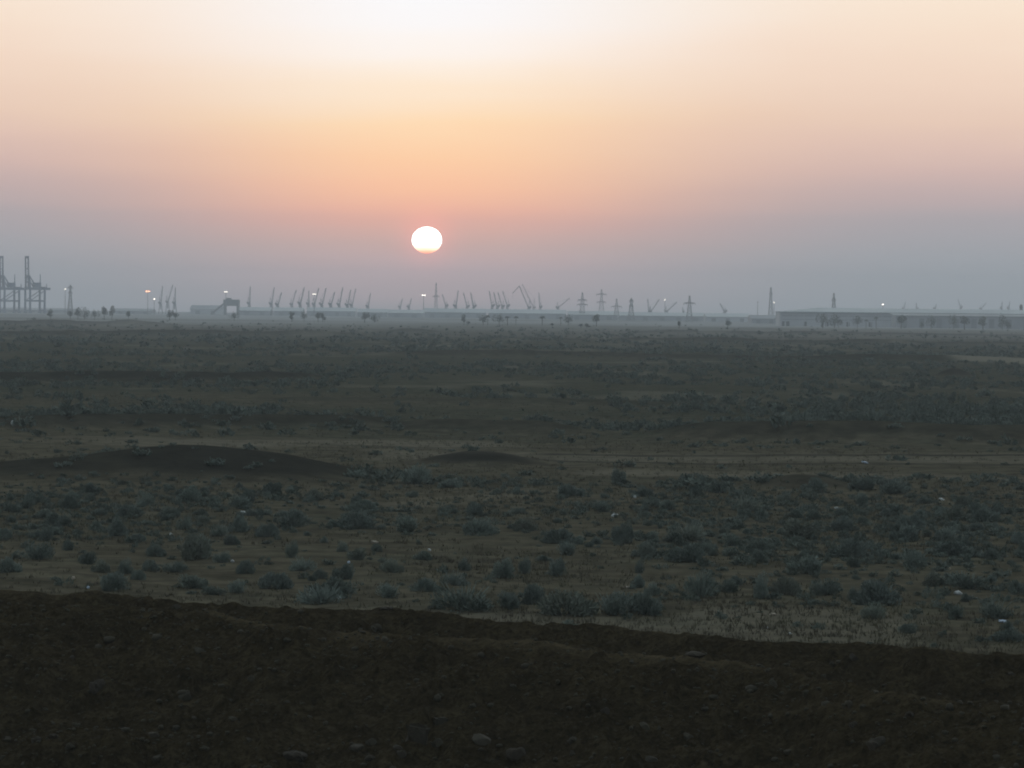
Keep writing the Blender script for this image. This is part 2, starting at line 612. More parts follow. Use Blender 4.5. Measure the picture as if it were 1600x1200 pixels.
def bank_parts(x, y):
    z = np.zeros_like(x)
    dk = np.zeros_like(x)
    wob = fbm(x * 0.045, y * 0.02, 5, 3) * 0.35 + 1.0
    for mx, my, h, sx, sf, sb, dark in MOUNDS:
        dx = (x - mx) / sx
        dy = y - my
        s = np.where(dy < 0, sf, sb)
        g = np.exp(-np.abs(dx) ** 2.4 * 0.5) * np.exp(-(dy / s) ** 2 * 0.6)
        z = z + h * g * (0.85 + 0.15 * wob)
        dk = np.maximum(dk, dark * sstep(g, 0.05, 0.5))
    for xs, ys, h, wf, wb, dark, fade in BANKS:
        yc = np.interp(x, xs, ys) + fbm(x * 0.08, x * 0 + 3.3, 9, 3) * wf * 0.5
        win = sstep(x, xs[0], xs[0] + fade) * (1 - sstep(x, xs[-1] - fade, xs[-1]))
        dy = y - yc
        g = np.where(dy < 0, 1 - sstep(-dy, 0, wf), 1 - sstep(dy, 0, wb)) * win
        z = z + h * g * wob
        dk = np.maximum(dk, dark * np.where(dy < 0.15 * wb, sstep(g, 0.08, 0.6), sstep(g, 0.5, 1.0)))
    return z, dk


def zt(x, y):
    """height of the plain"""
    x = np.asarray(x, dtype=np.float64)
    y = np.asarray(y, dtype=np.float64)
    far = sstep(y, 30, 250)
    z = fbm(x * 0.02, y * 0.012, 1, 3) * 0.22 * far + fbm(x * 0.16, y * 0.11, 2, 3) * 0.05 + fbm(x * 1.1, y * 0.9, 3, 2) * 0.022
    b, _ = bank_parts(x, y)
    z = z + b
    z = z + 7.2 * (1 - sstep(y, 6, 34))
    # the near foot of the embankment sits in a shallow cut
    return z


def zt1(x, y):
    return float(zt(np.array([x]), np.array([y]))[0])


def ground_hit(px, py):
    """point of the plain seen at a photo pixel (a few steps of iteration)"""
    z = 0.0
    p = on_plane(px, py, 0.0)
    for _ in range(6):
        p = on_plane(px, py, z)
        z = 0.6 * z + 0.4 * zt1(p.x, p.y)
    p.z = zt1(p.x, p.y)
    return p


# embankment (turned earth) in front: two crest lines measured on the photo
def crest_line(pts, z):
    P = [on_plane(px, py, z) for px, py in pts]
    return np.array([p.x for p in P]), np.array([p.y for p in P])


CA_Z, CB_Z = 2.0, 2.35
CA = crest_line([(-400, 921), (-120, 921), (0, 922), (100, 925), (180, 930), (250, 940), (400, 946), (500, 955), (600, 951), (660, 957), (800, 970), (950, 979), (1100, 990), (1200, 1000), (1350, 1004), (1450, 1018), (1600, 1026), (1750, 1040), (2000, 1060)], CA_Z)
CB = crest_line([(-400, 950), (0, 946), (200, 948), (350, 960), (435, 979), (535, 987), (700, 997), (900, 1012), (1120, 1028), (1215, 1041), (1300, 1061), (1375, 1081), (1500, 1093), (1600, 1103), (2000, 1150)], CB_Z)


def berm_z(x, y):
    x = np.asarray(x, dtype=np.float64)
    y = np.asarray(y, dtype=np.float64)
    ya = np.interp(x, *CA)
    yb = np.interp(x, *CB)
    wob = fbm(x * 0.35, y * 0.3, 21, 3)
    # back bank
    da = y - ya
    za = np.where(da < 0, CA_Z - 0.30 * (-da) - 0.0, CA_Z - 0.55 * da)
    # front bank, long slope towards the camera
    db = y - yb
    zb = np.where(db < 0, CB_Z - 0.235 * np.maximum(-db, 0) ** 1.05, CB_Z - 0.34 * db)
    k = 0.12
    m = np.maximum(za, zb)
    z = m + k * np.exp(-np.abs(za - zb) / k) * 0.25
    # low spoil heaps along the foot
    p1 = on_plane(120, 1150, 0.9)
    z1 = 0.95 * np.exp(-((x - p1.x) / 2.6) ** 2 - ((y - p1.y) / 1.1) ** 2) + z
    z = np.maximum(z, z1 * 1.0)
    rough = fbm(x * 0.9, y * 0.9, 31, 3) * 0.10 + fbm(x * 3.1, y * 3.1, 37, 3) * 0.06
    # lumpy clods
    c = (np.clip(vnoise(x * 2.3, y * 2.3, 51), 0.25, 1) - 0.25) * 1.4
    c2 = (np.clip(vnoise(x * 4.4 + 7, y * 4.4, 57), 0.2, 1) - 0.2) * 1.3
    fall = sstep(np.minimum(np.abs(da), np.abs(db)), 0.0, 0.8) * 0.68 + 0.32
    return z + (rough + 0.24 * c + 0.15 * c2) * fall + 0.05 * wob


def berm1(x, y):
    return float(berm_z(np.array([x]), np.array([y]))[0])


def berm_hit(px, py):
    d = ray(px, py)
    t0 = 38.0
    t = t0
    while t < 80:
        p = CAM + d * (t / d.y)
        if berm1(p.x, p.y) > p.z:
            break
        t += 0.15
    p = CAM + d * (t / d.y)
    p.z = berm1(p.x, p.y)
    return p


def grid_mesh(name, X, Y, Z, mat):
    nr, nc = X.shape
    V = np.stack([X, Y, Z], -1).reshape(-1, 3)
    idx = np.arange(nr * nc).reshape(nr, nc)
    Fq = np.stack([idx[:-1, :-1], idx[:-1, 1:], idx[1:, 1:], idx[1:, :-1]], -1).reshape(-1, 4)
    return mesh_np(name, V, Fq, mat, smooth=True)


# ------------------------------------------------------------------ ground sheet
rows = np.concatenate([np.linspace(-60, 40, 40), np.exp(np.linspace(math.log(41.0), math.log(5350.0), 1050))])
ncol = 440
uu = np.linspace(-1, 1, ncol)
uu = np.sign(uu) * (0.72 * np.abs(uu) + 0.28 * np.abs(uu) ** 3)
half = 22 + 0.26 * np.maximum(rows, 0)
GX = uu[None, :] * half[:, None]
GY = np.repeat(rows[:, None], ncol, 1)
GZ = zt(GX, GY)
# lower the plain under the embankment so the two never share a surface
yb_ = np.interp(GX, *CB)
ya_ = np.interp(GX, *CA)
GZ = GZ - 0.35 * sstep(GY, 34, 42) * (1 - sstep(GY, ya_ + 2.2, ya_ + 4.2))
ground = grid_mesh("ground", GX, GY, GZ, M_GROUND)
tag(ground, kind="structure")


def in_px(x, y, z=0.0):
    """photo column,row of world points (arrays)"""
    dx, dy, dz_ = x - CAM.x, y - CAM.y, z - CAM.z
    f = dx * _F.x + dy * _F.y + dz_ * _F.z
    r = dx * _R.x + dy * _R.y + dz_ * _R.z
    u_ = dx * _U.x + dy * _U.y + dz_ * _U.z
    return 800 + F_PX * r / f, 600 - F_PX * u_ / f


# plant cover / pale crust / dark turned earth, as world-space patches along tracks and banks
def strip(x, y, p0, p1, w, soft=0.5):
    """wandering strip between two ground points"""
    ax, ay, bx, by = p0.x, p0.y, p1.x, p1.y
    L2 = (bx - ax) ** 2 + (by - ay) ** 2
    t = ((x - ax) * (bx - ax) + (y - ay) * (by - ay)) / L2
    L = math.sqrt(L2)
    dist = ((x - ax) * (by - ay) - (y - ay) * (bx - ax)) / L
    dist = dist + fbm(x * 0.05, y * 0.03, 61, 3) * w * 0.35
    return (1 - sstep(np.abs(dist), w * (1 - soft), w)) * sstep(t, -0.02, 0.05) * (1 - sstep(t, 0.95, 1.02))


def G(px, py):
    return on_plane(px, py, 0.0)


def cover_fields(x, y):
    _, dk = bank_parts(x, y)
    tr = strip(x, y, G(-150, 690), G(820, 692), 7.0)
    tr = np.maximum(tr, strip(x, y, G(560, 706), G(1800, 722), 7.0) * 0.9)
    tr = np.maximum(tr, strip(x, y, G(900, 730), G(1800, 752), 3.5) * 0.9)
    tr = tr * np.clip(0.75 + 0.9 * fbm(x * 0.10, y * 0.12, 63, 4), 0.1, 1.15)
    tr = np.maximum(tr, strip(x, y, G(620, 790), G(830, 762), 2.2) * 0.6)
    rut = strip(x, y, G(820, 706), G(1800, 715), 1.3, 0.6)
    rut = np.maximum(rut, strip(x, y, G(820, 716), G(1800, 728), 1.1, 0.6))
    rut = np.maximum(rut, strip(x, y, G(500, 694), G(1000, 698), 1.0, 0.6) * 0.7)
    pale = np.maximum(tr * 0.40 * (1 - rut), strip(x, y, G(560, 541), G(720, 541), 12.0) * 0.9)
    pale = np.maximum(pale, strip(x, y, G(1470, 560), G(1750, 573), 16.0) * 0.9)
    pale = np.maximum(pale, strip(x, y, G(860, 557), G(960, 558), 8.0) * 0.8)
    pale = np.maximum(pale, strip(x, y, G(500, 960), G(1450, 1000), 3.0) * 0.35)
    pale = np.maximum(pale, strip(x, y, G(1050, 962), G(1420, 985), 5.0) * 0.4)
    dk = np.maximum(dk, rut * 0.75)
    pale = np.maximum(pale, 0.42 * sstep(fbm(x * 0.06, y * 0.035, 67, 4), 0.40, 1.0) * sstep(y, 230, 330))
    cov = 0.30 + 0.25 * sstep(y, 150, 300) * (1 - sstep(y, 700, 1500))
    cov = cov - 0.55 * tr
    return cov, pale, dk * (1 - 0.6 * pale)


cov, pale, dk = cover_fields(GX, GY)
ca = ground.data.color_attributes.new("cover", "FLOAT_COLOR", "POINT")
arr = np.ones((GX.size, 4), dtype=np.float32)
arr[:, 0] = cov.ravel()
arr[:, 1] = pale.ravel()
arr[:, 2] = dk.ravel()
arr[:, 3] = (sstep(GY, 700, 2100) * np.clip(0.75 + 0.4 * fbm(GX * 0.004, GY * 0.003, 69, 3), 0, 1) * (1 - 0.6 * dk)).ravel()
ca.data.foreach_set("color", arr.ravel())

# ------------------------------------------------------------------ embankment
bx = np.arange(-21, 21.01, 0.085)
by = np.arange(40.0, 80.0, 0.075)
BX, BY = np.meshgrid(bx, by)
BZ = berm_z(BX, BY)
edge = np.minimum(np.minimum(BX - bx[0], bx[-1] - BX), 1.0)
BZ = np.maximum(BZ, -0.9)
emb = grid_mesh("embankment", BX, BY, BZ, M_BERM)
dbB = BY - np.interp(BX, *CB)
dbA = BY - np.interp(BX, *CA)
lit_crest = np.exp(-((dbB - 0.1) / 0.45) ** 2) * np.clip(0.55 + 0.9 * fbm(BX * 0.5, BY * 0.5, 81, 3), 0, 1) * sstep(BX, -9, -5)  # mask of the painted light along the front crest
lit_crest = np.maximum(lit_crest, 0.7 * np.exp(-((dbA - 0.35) / 0.4) ** 2) * np.clip(0.4 + fbm(BX * 0.4, BY * 0.4, 83, 3), 0, 1))
att = emb.data.attributes.new("lit_crest", "FLOAT", "POINT")
att.data.foreach_set("value", lit_crest.ravel().astype(np.float32))
tag(emb, kind="structure")

# ------------------------------------------------------------------ the sun's disc, far beyond everything
SUND = 45000.0
sp_ = CAM + SUN_DIR * SUND
sm = bpy.data.materials.new("sun_glow")
sm.use_nodes = True
st = NT(sm.node_tree)
so = st.node("ShaderNodeOutputMaterial")
se = st.node("ShaderNodeEmission")
gc = st.node("ShaderNodeTexCoord").outputs["Generated"]
sg = st.node("ShaderNodeSeparateXYZ")
st.put(sg.inputs[0], gc)
st.put(se.inputs[0], st.ramp(sg.outputs[2], [(0.0, (0.75, 0.18, 0.09, 1)), (0.09, (0.80, 0.34, 0.20, 1)), (0.22, (1.0, 0.66, 0.46, 1)), (0.4, (1.0, 0.98, 0.92, 1))]))
se.inputs[1].default_value = 4.2
st.put(so.inputs["Surface"], se.outputs[0])
sm.cycles.emission_sampling = "NONE"
bm = bmesh.new()
bmesh.ops.create_uvsphere(bm, u_segments=64, v_segments=32, radius=1.0)
me = bpy.data.meshes.new("sun")
bm.to_mesh(me)
bm.free()
me.materials.append(sm)
sun_o = bpy.data.objects.new("sun", me)
COL.objects.link(sun_o)
sun_o.location = sp_
rr = 23.6 / F_PX * SUND
sun_o.scale = (rr, rr, rr * 0.88)
tag(sun_o, kind="structure")


# ------------------------------------------------------------------ shrubs
def leaf_cloud(n, seed, squash=0.75, leaf=0.10, core=0.35, lumps=5, width=0.03):
    """many small leaf blades filling a lumpy dome of radius ~1 (x,y) and height ~squash*1.3"""
    r = np.random.default_rng(seed)
    cents = []
    for i in range(lumps):
        a = r.uniform(0, 2 * math.pi)
        d = r.uniform(0.1, 0.8)
        cents.append((math.cos(a) * d, math.sin(a) * d, r.uniform(0.08, 0.55) * (1.1 - d * 0.75), r.uniform(0.26, 0.52)))
    V, Fq = [], []
    P = []
    N = []
    while len(P) < n:
        c = cents[r.integers(len(cents))]
        dirv = r.normal(size=3)
        dirv /= np.linalg.norm(dirv)
        rad = c[3] * (core + (1 - core) * r.uniform() ** 0.6)
        p = np.array(c[:3]) + dirv * rad
        if p[2] < 0.02:
            continue
        p[2] *= squash * 1.25
        P.append(p)
        o = p / (np.linalg.norm(p) + 1e-6)
        o = o * 0.9 + np.array([0, 0, 0.55]) + r.normal(size=3) * 0.45
        N.append(o / np.linalg.norm(o))
    P = np.array(P)
    D = np.array(N)
    side = np.cross(D, r.normal(size=(n, 3)))
    side /= np.linalg.norm(side, axis=1)[:, None] + 1e-9
    L = leaf * r.uniform(0.6, 1.5, n)[:, None]
    Wd = width * r.uniform(0.7, 1.5, n)[:, None]
    v0 = P - side * Wd * 0.6
    v1 = P + side * Wd * 0.6
    v2 = P + D * L + side * Wd * 0.35
    v3 = P + D * L - side * Wd * 0.35
    V = np.stack([v0, v1, v2, v3], 1).reshape(-1, 3)
    Fq = np.arange(4 * n).reshape(n, 4)
    return V, Fq


def twigs(n, seed, h=0.9):
    r = np.random.default_rng(seed)
    mb = MB()
    for i in range(n):
        a = r.uniform(0, 2 * math.pi)
        d = r.uniform(0.2, 0.8)
        mb.beam((0.05 * math.cos(a), 0.05 * math.sin(a), -0.08), (d * math.cos(a), d * math.sin(a), r.uniform(0.3, h)), 0.035, 0.012)
    return mb


PROTO = []
for k in range(9):
    V, Fq = leaf_cloud([2600, 2200, 1300, 2800, 900, 2400, 3000, 1600, 2500][k], 100 + k, squash=[0.62, 0.75, 0.9, 0.55, 0.7, 0.85, 0.6, 0.8, 0.68][k], leaf=0.095, width=0.034, core=0.12, lumps=[6, 9, 5, 10, 8, 6, 11, 7, 9][k])
    tb = twigs([14, 14, 40, 14, 60, 20, 14, 34, 14][k], 300 + k, [0.6, 0.6, 0.95, 0.6, 0.95, 0.8, 0.6, 0.9, 0.6][k])
    nv = len(V)
    V = np.concatenate([V, np.array(tb.v)])
    Fq = np.concatenate([Fq, np.array(tb.f) + nv])
    me = mesh_np("desert_shrub", V, Fq, M_SHRUB)
    md = me.data
    bpy.data.objects.remove(me)
    hx = np.abs(V[:, 0]).max()
    PROTO.append((md, np.percentile(np.hypot(V[:, 0], V[:, 1]), 96), np.percentile(V[:, 2], 98)))

SHRUBS = [  # centre column, base row, width, height in photo pixels
    (295, 876, 72, 44), (240, 870, 34, 20), (60, 876, 46, 30), (72, 846, 30, 25), (178, 838, 38, 30), (108, 860, 26, 18), (136, 882, 30, 21), (157, 895, 38, 22),
    (195, 897, 27, 26), (215, 907, 26, 18), (232, 893, 30, 20), (270, 895, 32, 20), (375, 832, 38, 28), (290, 828, 34, 24), (170, 925, 64, 32), (300, 920, 44, 22),
    (370, 927, 40, 22), (15, 895, 44, 26), (5, 842, 28, 18), (385, 897, 32, 24), (345, 880, 30, 20), (105, 795, 37, 22), (225, 790, 34, 22), (300, 785, 42, 26),
    (200, 808, 42, 20), (100, 822, 32, 20), (455, 824, 54, 29), (420, 840, 38, 24), (558, 828, 66, 34), (640, 832, 52, 28), (455, 872, 18, 30), (470, 893, 48, 22),
    (535, 862, 22, 18), (538, 905, 32, 24), (610, 895, 42, 23), (725, 892, 26, 22), (425, 920, 54, 28), (520, 932, 74, 32), (610, 935, 44, 25), (665, 925, 54, 22),
    (725, 956, 94, 40), (790, 905, 54, 33), (795, 952, 44, 28), (750, 835, 62, 28), (565, 800, 54, 21), (425, 772, 32, 20), (490, 782, 32, 20), (650, 757, 54, 34),
    (700, 762, 40, 14), (710, 915, 42, 22), (965, 755, 36, 25), (890, 776, 42, 20), (1005, 776, 32, 19), (1020, 792, 28, 16), (880, 850, 58, 25), (975, 850, 38, 34),
    (890, 868, 38, 25), (1010, 871, 38, 25), (1080, 846, 62, 30), (1080, 880, 62, 30), (820, 897, 22, 30), (870, 901, 38, 30), (1000, 896, 22, 24), (825, 945, 54, 33),
    (880, 964, 82, 42), (955, 963, 64, 42), (1010, 961, 54, 34), (1000, 919, 28, 22), (1020, 931, 26, 23), (1095, 935, 54, 46), (1140, 926, 42, 22), (1190, 936, 34, 44),
    (1190, 866, 42, 23), (1228, 931, 54, 32), (1290, 931, 54, 29), (1375, 946, 76, 38), (1338, 940, 34, 25), (1250, 841, 72, 30), (1350, 766, 42, 19), (1400, 772, 62, 26),
    (1325, 871, 62, 30), (1425, 829, 54, 25), (1460, 916, 54, 24), (1515, 921, 62, 29), (1590, 926, 34, 20), (1560, 966, 62, 29), (1582, 1004, 52, 22), (1420, 990, 28, 17),
    (1430, 886, 62, 27), (1500, 871, 72, 27), (1590, 851, 34, 22), (1540, 816, 54, 25), (1480, 846, 42, 25), (1275, 768, 40, 22), (1165, 800, 46, 24), (1120, 770, 40, 22),
    (940, 800, 34, 18), (820, 830, 44, 24), (660, 875, 30, 16), (590, 862, 24, 14), (500, 905, 28, 18), (335, 930, 34, 16), (140, 770, 30, 16), (40, 795, 40, 22),
]
UNIQ = {
    0: "largest rounded grey-green shrub, standing alone on bare brown soil above the embankment's left end",
    14: "wide pale shrub growing against the crest of the dark embankment, far left",
    28: "broad flat-topped shrub below the foot of the broad dark mound",
    26: "rounded shrub just left of the broad flat-topped one below the dark mound",
    30: "narrow upright shrub, taller than wide, left of the middle of the plain",
    37: "long low shrub hugging the embankment crest left of the sun's column",
    40: "very wide dark shrub sprawling on the embankment edge just right below the sun",
    41: "dense shrub standing behind the gap between the two widest embankment-edge shrubs",
    47: "tall bushy shrub where the dirt tracks begin, right of the broad mound",
    50: "dark solitary shrub at the near edge of the pale track in mid-plain",
    55: "upright dark shrub in the middle of the plain, below the solitary track-side shrub",
    63: "leftmost of the four merged shrubs on the embankment edge at picture centre",
    64: "biggest of the four merged shrubs on the embankment edge at picture centre",
    65: "dark shrub second from the right in the merged clump on the embankment edge",
    66: "rightmost of the four merged shrubs on the embankment edge at picture centre",
    69: "tall double-topped shrub right of the merged clump on the embankment edge",
    71: "tall narrow shrub between the double-topped shrub and the bare patch",
    75: "wide shrub with a dark underside beside white litter, behind the bare patch",
    85: "low blue-green shrub beside a pale blue scrap near the right-hand edge",
    86: "low shrub nearest the embankment crest at the far right",
    77: "broad soft shrub in the thick scrub right of centre",
    23: "rounded shrub in front of the broad mound's dark face",
    2: "shrub with a dark base at the far left, left of the largest rounded shrub",
}
placed = []      # x, y, r
shr_count = 0


def put_shrub(x, y, wid, hei, label, group):
    global shr_count
    md, pr, ph = PROTO[shr_count % len(PROTO)] if hei / wid < 0.62 else PROTO[[2, 5, 7][shr_count % 3]]
    shr_count += 1
    o = bpy.data.objects.new("desert_shrub", md)
    COL.objects.link(o)
    z = max(zt1(x, y), berm1(x, y) if y < 82 else -9) - 0.02
    o.location = (x, y, z)
    sx = wid / 2 / pr
    o.scale = (sx, sx * random.uniform(0.7, 1.15), hei / ph)
    o.rotation_euler = (0, 0, random.uniform(0, 6.28))
    tag(o, label, "shrub", group)
    placed.append((x, y, wid / 2))


def zone_label(px, py, wid):
    size = "wide" if wid > 1.05 else ("small" if wid < 0.6 else "middling")
    if py > 885:
        where = "close behind the dark embankment"
    elif py > 830:
        where = "in the near half of the plain"
    elif py > 785:
        where = "in the thick scrub of mid-plain"
    else:
        where = "near the dirt tracks beyond the thick scrub"
    side = "left of the sun's column" if px < 620 else ("right of centre" if px > 980 else "around picture centre")
    lab = f"{size} grey-green shrub {where}, {side}"
    return lab, f"{size} shrubs {where} {side}"


for i, (px, py, w, h) in enumerate(SHRUBS):
    p = ground_hit(px, py)
    d = p.y
    wid = w * d / F_PX * (1.25 if i in (40, 63, 64, 65, 66) else 1.02)
    hei = h * d / F_PX * 0.84
    p.y += wid * 0.25
    if i in UNIQ:
        put_shrub(p.x, p.y, wid, hei, UNIQ[i], "grey-green desert shrubs on the plain")
    else:
        lab, gr = zone_label(px, py, wid)
        put_shrub(p.x, p.y, wid, hei, lab, gr)


def shrub_density(x, y):
    """relative chance of a shrub here"""
    px, py = in_px(x, y)
    n = fbm(x * 0.07, y * 0.04, 71, 3) + 0.9 * fbm(x * 0.015, y * 0.022, 75, 3) * sstep(y, 150, 300)
    cov, pale, dk = cover_fields(x, y)
    dens = np.clip(0.56 + 0.75 * n, 0.04, 1.0)
    dens = dens * (1 - 0.9 * np.clip(pale * 2.0, 0, 1)) * (1 - 0.88 * np.clip(dk * 1.15, 0, 1))
    dens = dens * np.where((py > 672) & (py < 742), 0.10, 1.0)
    dens = dens * np.where(py > 880, 0.55, 1.0)
    dens = dens * (1 - 0.93 * sstep(y, 750, 1700))
    return dens


N_THING = 296
tries = 0
while shr_count < N_THING and tries < 20000:
    tries += 1
    px = random.uniform(-10, 1610)
    py = 765 + (985 - 765) * random.random() ** 1.05 + 0.055 * (px - 800) * 0.4
    p = on_plane(px, py, 0.0)
    ya = float(np.interp(p.x, *CA))
    if p.y < ya + 3.5:
        continue
    if random.random() > float(shrub_density(np.array([p.x]), np.array([p.y]))[0]):
        continue
    wid = min(1.35, max(0.38, random.lognormvariate(-0.55, 0.36)))
    if any((p.x - a) ** 2 + (p.y - b) ** 2 * 0.5 < (0.58 * (c + wid / 2)) ** 2 for a, b, c in placed):
        continue
    lab, gr = zone_label(px, py, wid)
    put_shrub(p.x, p.y, wid, wid * random.uniform(0.36, 0.54), lab, gr)


# the thousands of others: one object of uncountable scrub
def scatter_clouds(name, pts, protos, mat, zfun, label):
    Vs, Fs, off = [], [], 0
    for i, (x, y, w, h) in enumerate(pts):
        V, Fq, pr, ph = protos[i % len(protos)]
        a = random.uniform(0, 6.28)
        ca_, sa_ = math.cos(a), math.sin(a)
        s = w / 2 / pr
        Q = np.empty_like(V)
        Q[:, 0] = x + (V[:, 0] * ca_ - V[:, 1] * sa_) * s
        Q[:, 1] = y + (V[:, 0] * sa_ + V[:, 1] * ca_) * s
        Q[:, 2] = zfun[i] - 0.02 + V[:, 2] * (h / ph)
        Vs.append(Q)
        Fs.append(Fq + off)
        off += len(V)
    o = mesh_np(name, np.concatenate(Vs), np.concatenate(Fs), mat)
    tag(o, label, "scrub", kind="stuff")
    return o


def protos(n, cnt, leaf, width):
    out = []
    for k in range(cnt):
        V, Fq = leaf_cloud(n, 500 + k * 7 + n, squash=random.uniform(0.55, 0.85), leaf=leaf, width=width, lumps=4)
        out.append((V, Fq, np.percentile(np.hypot(V[:, 0], V[:, 1]), 95), np.percentile(V[:, 2], 97)))
    return out


def scatter_pts(n, y0, y1, wmin, wmed, wmax, seed, half_k=0.205, half_c=2.0, power=1.0):
    r = np.random.default_rng(seed)
    y = np.exp(r.uniform(0, 1, n) ** power * math.log(y1 / y0)) * y0
    x = r.uniform(-1, 1, n) * (half_k * y + half_c)
    keep = r.uniform(0, 1, n) < shrub_density(x, y)
    ya = np.interp(x, *CA)
    keep &= y > ya + 3.0
    x, y = x[keep], y[keep]
    w = np.clip(np.exp(r.normal(math.log(wmed), 0.35, len(x))), wmin, wmax)
    h = w * r.uniform(0.30, 0.5, len(x))
    return x, y, w, h


x1, y1_, w1, h1 = scatter_pts(16000, 72, 260, 0.16, 0.45, 0.95, 5)
# keep small plants among the countable shrubs, full size beyond them
small = (y1_ < 150)
w1 = np.where(small, np.minimum(w1 * 0.9, 0.68), w1 * 1.7)
h1 = np.where(small, np.minimum(h1 * 0.8, 0.28), h1 * 1.2)
x2, y2_, w2, h2 = scatter_pts(9000, 200, 700, 0.45, 1.05, 2.4, 6)
x3, y3_, w3, h3 = scatter_pts(8500, 600, 2100, 0.7, 1.6, 3.4, 8)
pA, pB, pC = protos(120, 9, 0.19, 0.085), protos(90, 7, 0.20, 0.12), protos(26, 6, 0.42, 0.28)
scatter_clouds("low_scrub", list(zip(x1, y1_, w1, h1)), pA, M_SCRUB, zt(x1, y1_), "low grey-green scrub spread between the larger shrubs on the plain")
scatter_clouds("distant_scrub", list(zip(x2, y2_, w2, h2)), pB, M_SCRUB, zt(x2, y2_), "thick dark scrub covering the plain beyond the dirt tracks")
scatter_clouds("far_scrub", list(zip(x3, y3_, w3, h3)), pC, M_SCRUB, zt(x3, y3_), "faint scrub on the far plain fading into haze")

# dry grass tufts
r_ = np.random.default_rng(77)
ng = 42000
gy = np.exp(r_.uniform(0, 1, ng) * math.log(330 / 66)) * 66
gx = r_.uniform(-1, 1, ng) * (0.205 * gy + 1.5)
ok = gy > np.interp(gx, *CA) + 0.9
ok &= r_.uniform(0, 1, ng) < np.clip(0.55 + 0.8 * fbm(gx * 0.12, gy * 0.07, 91, 3), 0.05, 1)
cg, pg, dg = cover_fields(gx, gy)
ok &= dg < 0.55
gx, gy = gx[ok], gy[ok]
gz = zt(gx, gy)
nb = 5
ng = len(gx)
bx_ = np.repeat(gx, nb) + r_.normal(0, 0.07, ng * nb)
by_ = np.repeat(gy, nb) + r_.normal(0, 0.07, ng * nb)
bz_ = np.repeat(gz, nb) - 0.02
hh = r_.uniform(0.06, 0.20, ng * nb)
aa = r_.uniform(0, math.pi, ng * nb)
ww = 0.022
lx, ly = r_.normal(0, 0.06, ng * nb), r_.normal(0, 0.06, ng * nb)
A0 = np.stack([bx_ - np.cos(aa) * ww, by_ - np.sin(aa) * ww, bz_], -1)
A1 = np.stack([bx_ + np.cos(aa) * ww, by_ + np.sin(aa) * ww, bz_], -1)
A2 = np.stack([bx_ + lx, by_ + ly, bz_ + hh], -1)
GV = np.stack([A0, A1, A2], 1).reshape(-1, 3)
gr_o = mesh_np("dry_grass", GV, np.arange(len(GV)).reshape(-1, 3), M_GRASS)
tag(gr_o, "thin dry grass tufts on the brown plain between shrubs", "grass", kind="stuff")


# ------------------------------------------------------------------ rocks and clods on the embankment
def rock_mesh(name, seed, sub=2, angular=False):
    r = random.Random(seed)
    bm = bmesh.new()
    if angular:
        bmesh.ops.create_cube(bm, size=1.6)
        bmesh.ops.bevel(bm, geom=bm.edges[:], offset=0.22, segments=2, affect="EDGES")
        bmesh.ops.subdivide_edges(bm, edges=bm.edges[:], cuts=1)
    else:
        bmesh.ops.create_icosphere(bm, subdivisions=sub, radius=1.0)
    ox, oy = r.uniform(0, 99), r.uniform(0, 99)
    for v in bm.verts:
        n = float(fbm(np.array([v.co.x * 1.3 + ox + v.co.z]), np.array([v.co.y * 1.3 + oy - v.co.z * 0.7]), seed, 3)[0])
        v.co *= 1 + 0.34 * n
    for k in range(0 if angular else 4):     # broken faces
        d = Vector((r.gauss(0, 1), r.gauss(0, 1), r.gauss(0, 1))).normalized()
        lim = r.uniform(0.55, 0.8)
        for v in bm.verts:
            e = v.co.dot(d) - lim
            if e > 0:
                v.co -= d * e * 0.85
    me = bpy.data.meshes.new(name)
    bm.to_mesh(me)
    bm.free()
    me.materials.append(M_ROCK)
    return me


